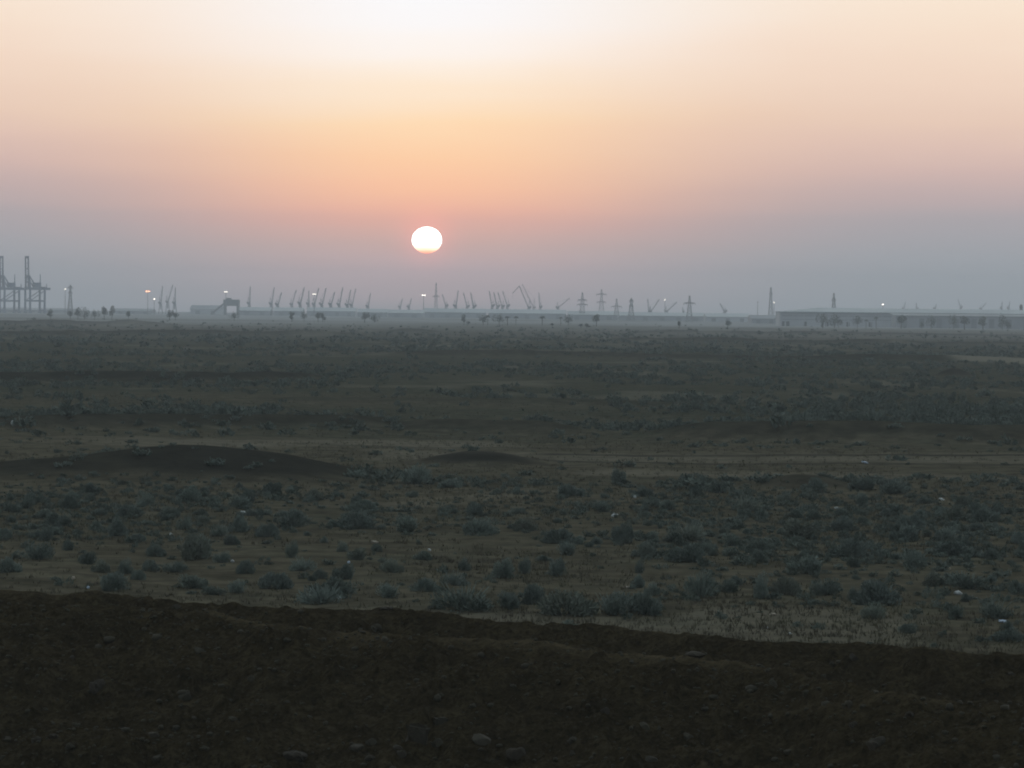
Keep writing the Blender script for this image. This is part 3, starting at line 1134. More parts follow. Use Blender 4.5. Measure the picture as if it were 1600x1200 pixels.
ROCKM = [rock_mesh("rock", 40 + k, 3) for k in range(6)]
BLOCKM = [rock_mesh("rock", 60 + k, angular=True) for k in range(3)]
ROCKS = [  # column, row of centre, width px, height px, angular, label
    (652, 1160, 34, 32, 1, "angular block of earth, biggest at the embankment's foot"),
    (684, 1168, 18, 20, 0, "rounded rock touching the big angular block's right side"),
    (690, 1134, 22, 14, 1, "flat slab just above the big angular block"),
    (150, 1085, 26, 24, 0, "pale round boulder alone on the lower left of the dark slope"),
    (290, 1097, 18, 18, 0, "round rock right of the pale boulder on the dark slope"),
    (1084, 1028, 34, 11, 0, "flat pale stone on the upper ledge of the embankment"),
    (1335, 1035, 13, 17, 0, "upright stone on the dark upper bank towards the right"),
    (1208, 1083, 13, 14, 0, "small pale stone halfway down the slope right of centre"),
    (1260, 1090, 12, 13, 0, "small stone beside the pale one halfway down the slope"),
    (1370, 1168, 34, 24, 0, "large half-buried rock low on the slope at the right"),
    (808, 1192, 28, 20, 0, "boulder cut by the bottom edge of the view"),
    (896, 1163, 18, 11, 0, "small rock near the bottom, right of the boulder at the edge"),
    (755, 1168, 30, 15, 0, "broad lump of earth right of the angular block"),
    (580, 1166, 18, 15, 0, "rounded rock left of the angular block at the foot"),
    (462, 1190, 40, 20, 0, "broad low rock on the bottom rubble line at left"),
    (55, 1160, 16, 13, 0, "small rock on the spoil heap in the bottom left corner"),
    (240, 1153, 18, 10, 0, "small rock on the crest of the bottom-left spoil heap"),
    (448, 1011, 14, 9, 0, "small rock on the upper slope below the left part of crest"),
    (313, 1021, 15, 15, 0, "rounded rock high on the slope at left"),
    (275, 954, 13, 9, 0, "stone just under the embankment crest at left"),
    (605, 953, 22, 7, 0, "pale flat stone lying right on the embankment crest"),
    (585, 988, 18, 14, 0, "knobbly clod on the lower ledge line left of centre"),
    (560, 1172, 24, 12, 0, "flattened rock in the rubble line left of the angular block"),
    (1300, 1046, 10, 9, 0, "little stone left of the upright stone on the upper bank"),
    (1020, 1190, 20, 14, 0, "rock at the very bottom right of centre"),
    (945, 1125, 16, 12, 0, "rock in the middle of the dark lower slope"),
]


def put_rock(px, py, w, h, ang, label, group, k):
    p = berm_hit(px, py)
    d = p.y
    o = bpy.data.objects.new("rock", (BLOCKM if ang else ROCKM)[k % (3 if ang else 6)])
    COL.objects.link(o)
    rw = w / 2 * d / F_PX
    rh = h / 2 * d / F_PX
    o.scale = (rw / 0.9, rw * random.uniform(0.75, 1.0), rh / 0.85)
    o.rotation_euler = (random.uniform(-0.15, 0.15), random.uniform(-0.15, 0.15), random.uniform(-0.5, 0.5))
    o.location = (p.x, p.y + rw * 0.3, p.z + rh * 0.15)
    tag(o, label, "rock", group)


for k, (px, py, w, h, a, lab) in enumerate(ROCKS):
    put_rock(px, py, w, h, a, lab, "rocks on the dark embankment", k)
for k in range(48):
    px = random.uniform(0, 1600)
    t = random.random()
    py = 985 + 0.05 * (px - 400) + (1195 - 985 - 0.05 * (px - 400)) * (t ** 0.55)
    w = random.uniform(6, 15) * (0.7 + 0.6 * t)
    band = "upper" if py < 1075 else "lower"
    sd = "left half" if px < 800 else "right half"
    put_rock(px, py, w, w * random.uniform(0.55, 0.9), 0, f"small earth-coloured stone strewn on the {band} slope of the embankment, {sd}", f"small stones on the {band} slope of the embankment, {sd}", k)

# crumbs of earth too many to count
r_ = np.random.default_rng(15)
nc_ = 11000
cx_ = r_.uniform(-14, 14, nc_)
yb_c = np.interp(cx_, *CB)
ya_c = np.interp(cx_, *CA)
cy_ = yb_c - np.abs(r_.normal(0, 5.5, nc_)) + r_.uniform(0, 1, nc_) * (ya_c - yb_c) * 1.0
foot = rng.uniform(0, 1, nc_) < 0.3
cy_ = np.where(foot, yb_c - 8.5 + rng.normal(0, 1.3, nc_), cy_)
cz_ = berm_z(cx_, cy_)
base = rock_mesh("clod", 5, sub=1)
bv = np.array([v.co[:] for v in base.vertices])
bf = np.array([p.vertices[:] for p in base.polygons])
Vs, Fs = [], []
for i in range(nc_):
    s = 0.022 * math.exp(r_.normal(0.10, 0.55))
    a = r_.uniform(0, 6.28)
    Q = bv * np.array([s, s * r_.uniform(0.7, 1), s * r_.uniform(0.5, 0.85)])
    q = Q.copy()
    q[:, 0] = Q[:, 0] * math.cos(a) - Q[:, 1] * math.sin(a) + cx_[i]
    q[:, 1] = Q[:, 0] * math.sin(a) + Q[:, 1] * math.cos(a) + cy_[i]
    q[:, 2] += cz_[i] + s * 0.2
    Vs.append(q)
    Fs.append(bf + i * len(bv))
cl = mesh_np("earth_crumbs", np.concatenate(Vs), np.concatenate(Fs), M_ROCK)
tag(cl, "loose crumbs of earth strewn over the dark embankment", "rubble", kind="stuff")


# ------------------------------------------------------------------ litter on the plain
def bag_mesh(name, seed, mat, flat=0.5):
    r = random.Random(seed)
    bm = bmesh.new()
    bmesh.ops.create_icosphere(bm, subdivisions=3, radius=1.0)
    for v in bm.verts:
        n = float(fbm(np.array([v.co.x * 2.3 + seed]), np.array([v.co.y * 2.3 + v.co.z * 1.9]), seed, 3)[0])
        v.co *= 1 + 0.34 * n
        v.co.z *= flat
        if v.co.x > 0.45 and v.co.z > 0:
            v.co.z *= 0.55
    me = bpy.data.meshes.new(name)
    bm.to_mesh(me)
    bm.free()
    me.materials.append(mat)
    return me


BAGS = [bag_mesh("plastic_bag", 3 + k, M_BAG, [0.5, 0.35, 0.7][k]) for k in range(3)]
CARDS = [bag_mesh("cardboard_scrap", 13 + k, M_CARD, 0.18) for k in range(2)]
BLUES = [bag_mesh("plastic_bag", 23, M_BLUEP, 0.35)]
LITTER = [
    (381, 800, 13, 6, "b", "crumpled white plastic bag in the scrub right of the mound's foot, brightest on the left"),
    (20, 662, 9, 7, "b", "white plastic bag at the far left beyond the dirt tracks"),
    (83, 640, 5, 4, "b", "tiny white bag far left behind the dirt tracks"),
    (363, 876, 6, 6, "b", "small white bag right of the largest rounded shrub"),
    (267, 834, 7, 4, "b", "thin white bag behind the largest rounded shrub"),
    (115, 902, 7, 6, "c", "pale scrap above the embankment's left crest"),
    (138, 917, 5, 5, "u", "pale blue scrap by the embankment's left crest"),
    (530, 933, 9, 6, "b", "white bag in the low shrubs along the crest, left of the sun's column"),
    (545, 878, 5, 5, "u", "pale blue scrap on brown soil left of the sun's column"),
    (671, 858, 6, 5, "b", "small white bag on bare soil directly below the sun"),
    (585, 846, 12, 5, "c", "greyish card on bare soil left of the sun's column"),
    (960, 804, 10, 7, "b", "white bag among shrubs in the middle of the plain"),
    (992, 775, 5, 5, "b", "small white bag under the solitary track-side shrub"),
    (1079, 798, 5, 5, "b", "tiny white bag above the thick scrub right of centre"),
    (1058, 841, 4, 6, "b", "tiny upright white scrap in thick scrub right of centre"),
    (1352, 913, 14, 7, "c", "long pale card lying among shrubs behind the bare patch"),
    (1349, 941, 6, 5, "b", "white scrap in the shrub with the dark underside"),
    (1497, 925, 13, 8, "b", "tilted white bag in front of shrubs near the right-hand edge"),
    (1307, 793, 8, 4, "b", "flat white scrap in scrub beyond the small bushy mound"),
    (1352, 722, 12, 4, "u", "flat pale scrap lying on the dirt track"),
    (1471, 779, 9, 5, "b", "white bag at the near edge of the track on the right"),
    (1482, 805, 5, 5, "b", "small white bag just below the track on the right"),
    (1468, 842, 5, 4, "u", "tiny pale blue scrap in dense scrub on the right"),
    (1484, 888, 4, 5, "c", "brownish scrap in dense scrub on the right"),
    (1568, 970, 16, 6, "u", "pale blue plastic sheet beside a low shrub near the right-hand edge"),
    (1208, 959, 13, 5, "c", "pale card on the bare patch behind the embankment"),
    (1234, 989, 6, 4, "b", "small white scrap at the front of the bare patch"),
    (1200, 980, 5, 4, "b", "tiny white scrap in the middle of the bare patch"),
    (1554, 997, 5, 5, "b", "small white bag close to the crest at the far right"),
    (1168, 866, 9, 4, "c", "pale card under a shrub right of centre"),
    (1547, 918, 6, 4, "b", "small pale scrap right of the tilted white bag"),
    (980, 917, 12, 4, "c", "long pale card behind the merged clump of shrubs"),
]
for k, (px, py, w, h, t, lab) in enumerate(LITTER):
    p = ground_hit(px, py + h / 2)
    me = {"b": BAGS[k % 3], "c": CARDS[k % 2], "u": BLUES[0]}[t]
    o = bpy.data.objects.new(me.name.split(".")[0], me)
    COL.objects.link(o)
    rw = w / 2 * p.y / F_PX * 0.9
    rh = h / 2 * p.y / F_PX * 0.9
    fl = {"b": [0.5, 0.35, 0.7][k % 3], "c": 0.18, "u": 0.35}[t]
    o.scale = (rw, rw * 0.8, rh / fl)
    o.location = (p.x, p.y, max(p.z, zt1(p.x, p.y)) + rh * 0.75)
    o.rotation_euler = (random.uniform(-0.2, 0.2), random.uniform(-0.25, 0.25), random.uniform(-0.5, 0.5))
    tag(o, lab, "litter", "litter scattered on the plain")


# ------------------------------------------------------------------ trees on the far edge of the plain
def tree_parts(seed, kind):
    """unit tree: height 1; crown and trunk meshes"""
    r = np.random.default_rng(seed)
    n = 420
    P = []
    lumps = []
    if kind == "round":
        for i in range(8):
            a = r.uniform(0, 6.28)
            d = r.uniform(0, 0.24)
            lumps.append((d * math.cos(a), d * math.sin(a), r.uniform(0.42, 0.8), r.uniform(0.13, 0.22)))
    elif kind == "tall":
        for i in range(8):
            lumps.append((r.normal(0, 0.05), r.normal(0, 0.05), r.uniform(0.3, 0.88), r.uniform(0.08, 0.15)))
    elif kind == "wide":
        for i in range(12):
            a = r.uniform(0, 6.28)
            d = r.uniform(0, 0.55)
            lumps.append((d * math.cos(a), d * math.sin(a), r.uniform(0.3, 0.75), r.uniform(0.18, 0.3)))
    else:               # palm: fronds from the top
        lumps = None
    V, Fq = [], []
    trunk = MB()
    if lumps:
        pos = []
        while len(pos) < n:
            c = lumps[r.integers(len(lumps))]
            d = r.normal(size=3)
            d /= np.linalg.norm(d)
            pos.append(np.array(c[:3]) + d * c[3] * r.uniform(0.4, 1.0) ** 0.5)
        P = np.array(pos)
        D = r.normal(size=(n, 3))
        D /= np.linalg.norm(D, axis=1)[:, None]
        Sd = np.cross(D, r.normal(size=(n, 3)))
        Sd /= np.linalg.norm(Sd, axis=1)[:, None]
        L, Wd = 0.05, 0.03
        V = np.stack([P - Sd * Wd, P + Sd * Wd, P + D * L + Sd * Wd * 0.5, P + D * L - Sd * Wd * 0.5], 1).reshape(-1, 3)
        Fq = np.arange(4 * n).reshape(n, 4)
        trunk.tube((0, 0, -0.03), (0.01, 0, 0.45), 0.035, 0.022)
        for c in lumps[:5]:
            trunk.tube((0.01, 0, 0.38), (c[0], c[1], c[2]), 0.018, 0.007, 6)
    else:
        trunk.tube((0, 0, -0.03), (0.03, 0, 0.80), 0.035, 0.026)
        vs, fs = [], []
        for i in range(22):
            a = i * 2.4
            up = r.uniform(-0.1, 0.9)
            L = r.uniform(0.22, 0.32)
            pts = []
            for s in range(5):
                t = s / 4
                rad = L * t
                pts.append((0.03 + math.cos(a) * rad, math.sin(a) * rad, 0.80 + up * 0.22 * t - 0.22 * t * t))
            b = len(vs)
            for s, p in enumerate(pts):
                w = 0.045 * math.sin(math.pi * min(0.97, 0.12 + s / 4 * 0.85))
                vs += [(p[0] - math.sin(a) * w, p[1] + math.cos(a) * w, p[2] - 0.015), (p[0] + math.sin(a) * w, p[1] - math.cos(a) * w, p[2] - 0.015)]
            for s in range(4):
                fs.append((b + 2 * s, b + 2 * s + 1, b + 2 * s + 3, b + 2 * s + 2))
        V, Fq = np.array(vs), np.array(fs)
    return V, Fq, trunk


TREES = {}
for kind in ("round", "tall", "wide", "palm"):
    TREES[kind] = []
    for k in range(2):
        V, Fq, trunk = tree_parts(900 + k + len(kind), kind)
        co = mesh_np("crown", V, Fq, M_TREE)
        to = trunk.build("trunk", M_BARK)
        TREES[kind].append((co.data, to.data, float(np.percentile(V[:, 0], 98) - np.percentile(V[:, 0], 2))))
        bpy.data.objects.remove(co)
        bpy.data.objects.remove(to)
TREE_LIST = [  # column, top row, base row, width px, kind, label
    (79, 483, 491, 9, "round", "small round tree on the haze line below the second quay crane"),
    (110, 484, 492, 6, "round", "little tree at the foot of the lattice mast by the quay cranes"),
    (122, 480, 491, 9, "round", "dark round tree just right of the lattice mast near the quay cranes"),
    (132, 477, 490, 15, "wide", "broad pale tree joined to the dark round one by the mast"),
    (148, 481, 490, 15, "wide", "low spreading tree left of the two dark twin trees"),
    (163, 477, 493, 9, "round", "left one of the two dark twin trees beyond the left of the plain"),
    (175, 477, 493, 8, "round", "right one of the two dark twin trees beyond the left of the plain"),
    (201, 484, 491, 6, "round", "small hazy tree alone right of the twin trees"),
    (265, 484, 494, 11, "round", "dark bushy tree below the three jib cranes at left"),
    (274, 487, 495, 7, "round", "smaller tree touching the dark bushy one below three jib cranes"),
    (366, 485, 497, 14, "wide", "ragged dark tree under the blocky port building"),
    (456, 486, 501, 7, "tall", "slim dark tree with a bare trunk at the left of the crane row"),
    (475, 484, 499, 13, "wide", "broad dark tree second from left under the crane row"),
    (497, 486, 499, 9, "round", "dark tree under the lit white mast lamp in the crane row"),
    (504, 487, 499, 5, "tall", "narrow tree touching the one under the mast lamp"),
    (507, 494, 501, 5, "round", "tiny bush-like tree right below the narrow tree"),
    (570, 487, 503, 12, "round", "leaning dark tree below the lone last crane of the left row"),
    (585, 488, 502, 14, "wide", "hazy tree right of the leaning dark one"),
    (725, 491, 507, 7, "round", "slim dark tree right of the sun's column"),
    (732, 501, 508, 5, "round", "tiny low tree beside the slim one right of the sun"),
    (755, 489, 504, 17, "wide", "pale broad tree left in the clump behind two dark palms"),
    (762, 489, 507, 8, "palm", "dark thin palm before the pale broad trees"),
    (780, 488, 503, 20, "wide", "pale broad tree right in the clump behind two dark palms"),
    (793, 491, 507, 10, "palm", "dark palm at the right side of the pale tree clump"),
    (806, 491, 508, 9, "palm", "thin leaning palm below the tall folded jib crane"),
    (847, 491, 508, 11, "palm", "bushy palm right of the thin leaning palm"),
    (876, 492, 508, 7, "palm", "thin palm below the low crane with the outstretched jib"),
    (863, 504, 511, 5, "round", "small shrub-like tree before the haze near mid horizon"),
    (888, 488, 499, 16, "wide", "hazy dark tree right of the outstretched jib crane"),
    (908, 505, 513, 6, "round", "left one of two tiny dark trees below the first big pylon"),
    (917, 505, 514, 7, "round", "right one of two tiny dark trees below the first big pylon"),
    (932, 489, 499, 10, "round", "hazy tree between the first two big pylons"),
    (1061, 500, 514, 5, "tall", "slim dark tree left of the low pylon with a crossarm"),
    (1137, 499, 514, 8, "round", "small dark tree left of the long warehouse's end"),
    (1286, 485, 506, 20, "wide", "tall broad dark tree before the warehouse wall"),
    (1304, 489, 506, 22, "wide", "broad tree touching the tall broad one before the warehouse"),
    (1310, 498, 511, 6, "palm", "thin small palm in front of the broad warehouse trees"),
    (1285, 503, 513, 4, "tall", "tiny slim tree at the foot of the tall broad warehouse tree"),
    (1340, 489, 503, 16, "wide", "hazy tree low against the middle of the warehouse"),
    (1353, 496, 511, 7, "palm", "slim palm in front of the warehouse middle"),
    (1369, 491, 509, 8, "palm", "taller dark palm in front of the warehouse middle"),
    (1408, 490, 505, 12, "round", "hazy round tree against the warehouse right of the palms"),
    (1440, 502, 512, 6, "round", "tiny dark tree before the warehouse right of the palms"),
    (1455, 490, 506, 14, "wide", "hazy spreading tree against the warehouse towards the right"),
    (1490, 487, 504, 15, "wide", "dark hazy tree rising above the warehouse eave"),
    (1507, 492, 509, 14, "round", "dark round tree right of the one rising above the eave"),
    (1536, 494, 511, 13, "round", "ragged tree before the right part of the warehouse"),
    (1566, 489, 507, 16, "wide", "broad hazy tree near the right-hand edge of the view"),
    (1575, 502, 513, 8, "round", "small tree near the right-hand edge below the broad hazy one"),
]
for k, (px, pt, pb, w, kind, lab) in enumerate(TREE_LIST):
    d = min(1900.0 if px < 620 else (1700.0 if px < 1205 else 1850.0), 9.0 * F_PX / max(pb - horizon(px), 8.0))
    p = at_y(px, pb, d)
    top = at_y(px, pt, d)
    x = p.x
    zb = zt1(x, d)
    h = top.z - zb
    cd, td, cw = TREES[kind][k % 2]
    root = thing("palm_tree" if kind == "palm" else "tree", (x, d, zb), lab, "palm tree" if kind == "palm" else "tree", "trees at the far edge of the plain", random.uniform(0, 6.28))
    wid = w * d / F_PX
    for nm, dat in (("trunk", td), ("crown", cd)):
        o = bpy.data.objects.new(nm, dat)
        COL.objects.link(o)
        o.parent = root
        o.scale = (wid / cw, wid / cw, h)


# ------------------------------------------------------------------ sheds and buildings along the port
def shed(px0, px1, ptop, d, label, roof, wall, depth=40.0, eave_k=0.58, doors=3, name="storage_shed"):
    d = d * 0.93
    a = at_y(px0, ptop, d)
    b = at_y(px1, ptop, d)
    h = (a.z + b.z) / 2
    L = b.x - a.x
    cx = (a.x + b.x) / 2
    root = thing(name, (cx, d, 0), label, "shed", "long sheds along the port")
    he = h * eave_k
    MB().box((0, 0, he / 2 - 0.5), (L, depth, he + 1.0)).build("wall", wall, root)
    ov = 0.8
    rf = MB()
    n = len(rf.v)
    pts = [(-depth / 2 - ov, he + 0.01), (0, h), (depth / 2 + ov, he + 0.01)]
    for x in (-L / 2 - ov, L / 2 + ov):
        for y, z in pts:
            rf.v.append((x, y, z))
    rf.f += [(0, 1, 4, 3), (1, 2, 5, 4), (0, 3, 5, 2), (0, 2, 1), (3, 4, 5)]
    rf.build("roof", roof, root)
    for i in range(doors):
        x = -L / 2 + L * (i + 0.5) / doors
        MB().box((x, -depth / 2 - 0.05, he * 0.36), (min(6.0, L / doors * 0.3), 0.2, he * 0.72)).build("door", M_SHUT, root)
    return root


SHEDS = [
    (-30, 72, 480.5, 3900, "low blue-grey shed at the feet of the two quay cranes", M_ROOFG, M_WALLG, 3),
    (74, 118, 481.5, 3900, "low hazy shed behind the lattice mast near the quay cranes", M_ROOFG, M_WALLG, 2),
    (182, 240, 482.0, 3700, "grey shed below the bright orange lamp", M_ROOFG, M_WALLG, 3),
    (300, 347, 477.0, 3900, "taller grey-roofed shed left of the blocky port building", M_ROOFG, M_WALLP, 2),
    (376, 424, 480.0, 3700, "pale-roofed shed right of the blocky port building", M_ROOFP, M_WALLG, 2),
    (430, 474, 480.5, 3700, "pale-roofed shed under the left end of the crane row", M_ROOFP, M_WALLG, 2),
    (482, 556, 480.5, 3700, "long pale-roofed shed under the middle of the crane row", M_ROOFP, M_WALLG, 4),
    (560, 606, 482.5, 3500, "pale shed under the lone last crane of the left row", M_ROOFP, M_WALLG, 2),
    (608, 662, 484.0, 3400, "low pale shed directly below the sun", M_ROOFP, M_WALLG, 2),
    (664, 760, 482.0, 3500, "long pale shed right of the sun's column", M_ROOFP, M_WALLG, 4),
    (763, 884, 483.5, 3400, "long pale shed under the tall folded jib crane", M_ROOFP, M_WALLG, 5),
    (888, 964, 486.0, 3300, "teal-grey shed below the first two big pylons", M_ROOFP, M_WALLG, 3),
    (968, 1098, 488.0, 3200, "long low shed below the two small luffing cranes", M_ROOFP, M_WALLG, 5),
    (1102, 1168, 489.5, 3100, "low pale shed left of the long warehouse", M_ROOFP, M_WALLP, 3),
    (1172, 1212, 492.0, 2700, "small dark-walled shed next to the long warehouse's left end", M_ROOFG, M_WALLG, 2),
]
for a in SHEDS:
    shed(*a[:4], a[4], a[5], a[6], doors=a[7])

# blocky port building on legs (grain elevator)
d = 3400.0
a, b = at_y(350, 468, d), at_y(374, 468, d)
root = thing("grain_elevator", ((a.x + b.x) / 2, d, 0), "blocky dark port building raised on legs left of the crane row", "port building")
Wb, Ht, Hb = b.x - a.x, a.z, at_y(362, 478, d).z
MB().box((0, 0, (Ht + Hb) / 2), (Wb, 16, Ht - Hb)).box((-Wb * 0.2, 0, Ht + 0.9), (Wb * 0.35, 8, 1.8)).build("wall", M_STEEL, root)
for sx in (-1, 1):
    for sy in (-1, 1):
        MB().box((sx * (Wb / 2 - 1.5), sy * 6.0, Hb / 2 - 0.5), (2.2, 2.2, Hb + 1)).build("leg", M_STEEL, root)
MB().beam((-Wb / 2, -7, 0), (-Wb / 2 - 16, -7, -0.0), 1.0).beam((-Wb / 2 + 1, -6.5, Hb + 3), (-Wb / 2 - 14, -6.5, 1), 2.0).build("conveyor", M_STEEL, root)

# the long hip-roofed warehouse at the right
d = 2050.0
L0, L1 = at_y(1219, 500, d).x, at_y(1660, 500, d).x
root = thing("warehouse", (L0, d, 0), "very long pale hip-roofed warehouse on the horizon at the right", "warehouse")
LL = L1 - L0
he = at_y(1300, 487.6, d).z
hr = at_y(1290, 481.0, d + 18).z
DW = 36.0
MB().box((LL / 2, DW / 2, he / 2 - 0.6), (LL, DW, he + 1.2)).build("wall", M_WALLP, root)
rx = at_y(1278, 481, d + 18).x - L0
rf = MB()
o_ = 1.0
rf.v += [(-o_, -o_, he), (LL + o_, -o_, he), (LL + o_, DW + o_, he), (-o_, DW + o_, he), (rx, DW / 2, hr), (LL - rx, DW / 2, hr)]
rf.f += [(0, 1, 5, 4), (1, 2, 5), (2, 3, 4, 5), (3, 0, 4), (3, 2, 1, 0)]
rf.build("roof", M_ROOFP, root)
MB().box((LL / 2, -1.15, he - 0.35), (LL + 2.2, 0.3, 0.9)).build("gutter", M_WALLG, root)
MB().box((LL / 2, -0.12, he * 0.72), (LL * 0.99, 0.24, 0.9)).build("window_band", M_WALLG, root)
MB().box((LL / 2, -0.12, he * 0.46), (LL * 0.99, 0.24, 0.6)).build("ledge", M_WALLG, root)
for i in range(26):
    x = 1.0 + i * (LL - 2) / 25
    MB().box((x, -0.3, he * 0.485), (0.55, 0.56, he * 0.94)).build("pilaster", M_WALLP, root)
for i, px in enumerate((1223, 1231, 1258, 1292, 1325, 1360, 1395, 1430, 1465, 1500, 1535, 1570, 1596)):
    x = at_y(px, 500, d).x - L0
    MB().box((max(x, 1.9), -0.16, 1.65), (2.3, 0.3, 3.3)).build("door", M_DARK, root)

# lower annex in front, right part
da = 1985.0
L0, L1 = at_y(1396, 500, da).x, at_y(1640, 500, da).x
root2 = thing("warehouse_annex", ((L0 + L1) / 2, da, 0), "lower grey annex standing before the right half of the long warehouse", "warehouse")
ha = at_y(1500, 494.5, da).z
LA = L1 - L0
MB().box((0, 0, ha / 2 - 0.5), (LA, 22, ha + 1)).build("wall", M_WALLG, root2)
rf = MB()
rf.v += [(-LA / 2 - 1, -12, ha), (LA / 2 + 1, -12, ha), (LA / 2 + 1, 12, ha + 1.4), (-LA / 2 - 1, 12, ha + 1.4), (-LA / 2 - 1, -12, ha + 0.35), (LA / 2 + 1, -12, ha + 0.35), (LA / 2 + 1, 12, ha + 1.75), (-LA / 2 - 1, 12, ha + 1.75)]
rf.f += [(0, 1, 2, 3), (4, 7, 6, 5), (0, 4, 5, 1), (1, 5, 6, 2), (2, 6, 7, 3), (3, 7, 4, 0)]
rf.build("roof", M_ROOFG, root2)
for i in range(9):
    MB().box((-LA / 2 + LA * (i + 0.5) / 9, -11.05, ha * 0.4), (3.6, 0.25, ha * 0.78)).build("door", M_SHUT, root2)


# ------------------------------------------------------------------ quay container cranes
def quay_crane(px_mid, d, label):
    p = at_y(px_mid, 480, d)
    m = d / F_PX                      # metres per photo pixel there
    gnd = 0.0
    k = d / 5200.0
    z_g = at_y(px_mid, 451, d).z      # main girder
    z_top = at_y(px_mid, 400, d).z    # raised boom tip
    z_b = at_y(px_mid, 470, d).z
    z_a = at_y(px_mid, 431, d).z
    root = thing("container_crane", (p.x, d, gnd), label, "container crane", "quay cranes with raised booms")
    g = Vector((math.cos(0.64), math.sin(0.64), 0)) * 29.0 * k          # across the quay (waterside -> landside)
    w = Vector((-math.sin(0.64), math.cos(0.64), 0)) * -19.0 * k         # along the quay
    o = -0.5 * w + Vector((-3.2 * k, 0, 0))
    A, B = o, o + w                                                  # waterside legs
    C, D_ = o + g, o + g + w                                         # landside legs
    up = Vector((0, 0, 1))
    for q in (A, B, C, D_):
        MB().beam(q + up * 2.0, q + up * (z_g - 1.0), 3.4 * k).box((q.x, q.y, 1.0), (7.3 * k, 3.6 * k, 2.0), 0.64 + math.pi / 2).build("leg", M_STS, root)
    sill = MB()
    for q, r in ((A, B), (C, D_)):
        sill.beam(q + up * 3.2, r + up * 3.2, 2.6 * k)
    for q, r in ((A, C), (B, D_), (A, B), (C, D_)):
        sill.beam(q + up * z_b, r + up * z_b, 2.9 * k)
    sill.beam(A + up * z_b, C + up * (z_g - 2), 1.4 * k).beam(B + up * z_b, D_ + up * (z_g - 2), 1.4 * k)
    sill.build("portal_beam", M_STS, root)
    gd = MB()
    back = g * 1.42
    for q in (o + w * 0.2, o + w * 0.8):
        gd.beam(q - g * 0.05 + up * z_g, q + back + up * z_g, 4.2 * k)
    for t in (0.0, 0.35, 0.7, 1.0, 1.4):
        gd.beam(o + w * 0.2 + g * t + up * z_g, o + w * 0.8 + g * t + up * z_g, 2.6 * k)
    gd.beam(A + up * (z_g + 1.2), B + up * (z_g + 1.2), 3.6 * k).beam(C + up * (z_g + 1.2), D_ + up * (z_g + 1.2), 3.6 * k)
    gd.build("main_girder", M_STS, root)
    mh = o + w * 0.5 + g * 0.62 + up * (z_g + 6.8 * k)
    MB().box(mh, (13 * k, 8 * k, 8.4 * k), 0.64).build("machinery_house", M_STS, root)
    # A-frame over the waterside legs
    apex = z_a
    af = MB()
    pa, pb = o + w * 0.22 + g * 0.02 + up * apex, o + w * 0.78 + g * 0.02 + up * apex
    af.beam(A + up * z_g, pa, 2.4 * k).beam(B + up * z_g, pb, 2.4 * k).beam(pa, pb, 2.6 * k)
    af.beam(pa, o + w * 0.2 + g * 0.55 + up * z_g, 1.7 * k).beam(pb, o + w * 0.8 + g * 0.55 + up * z_g, 1.7 * k)
    mid1 = 0.5
    af.beam(A.lerp(o + w * 0.22, mid1) + up * (z_g + (apex - z_g) * mid1), B.lerp(o + w * 0.78, mid1) + up * (z_g + (apex - z_g) * mid1), 1.4 * k)
    af.build("a_frame", M_STS, root)
    # raised boom: two girders joined at the tip
    bo = MB()
    hb = -g * 0.04
    tip = -g * 0.07
    for kk in (0.22, 0.78):
        bo.beam(o + w * kk + hb + up * (z_g + 1), o + w * kk + tip + up * z_top, 3.1 * k, 2.4 * k)
    zz = [z_top - 0.8, z_top - 2.2, at_y(px_mid, 420, d).z, at_y(px_mid, 411, d).z, at_y(px_mid, 440, d).z]
    for i, z in enumerate(zz):
        t = (z - z_g) / (z_top - z_g)
        off = hb.lerp(tip, t)
        bo.beam(o + w * 0.22 + off + up * z, o + w * 0.78 + off + up * z, [2.4, 2.0, 1.4, 0.8, 1.0][i] * k)
    bo.build("boom", M_PURPLE, root)
    ms = MB()
    for t, hh_ in ((0.92, at_y(px_mid, 428, d).z), (1.36, at_y(px_mid, 443, d).z)):
        q = o + w * 0.3 + g * t
        ms.beam(q + up * z_g, q + up * hh_, 2.2 * k, 1.1 * k)
    ms.build("mast", M_STS, root)
    return root


quay_crane(46, 3300, "nearer complete blue quay crane with its boom raised, at the left")
quay_crane(6, 3340, "blue quay crane with raised boom cut off by the left edge of the view")


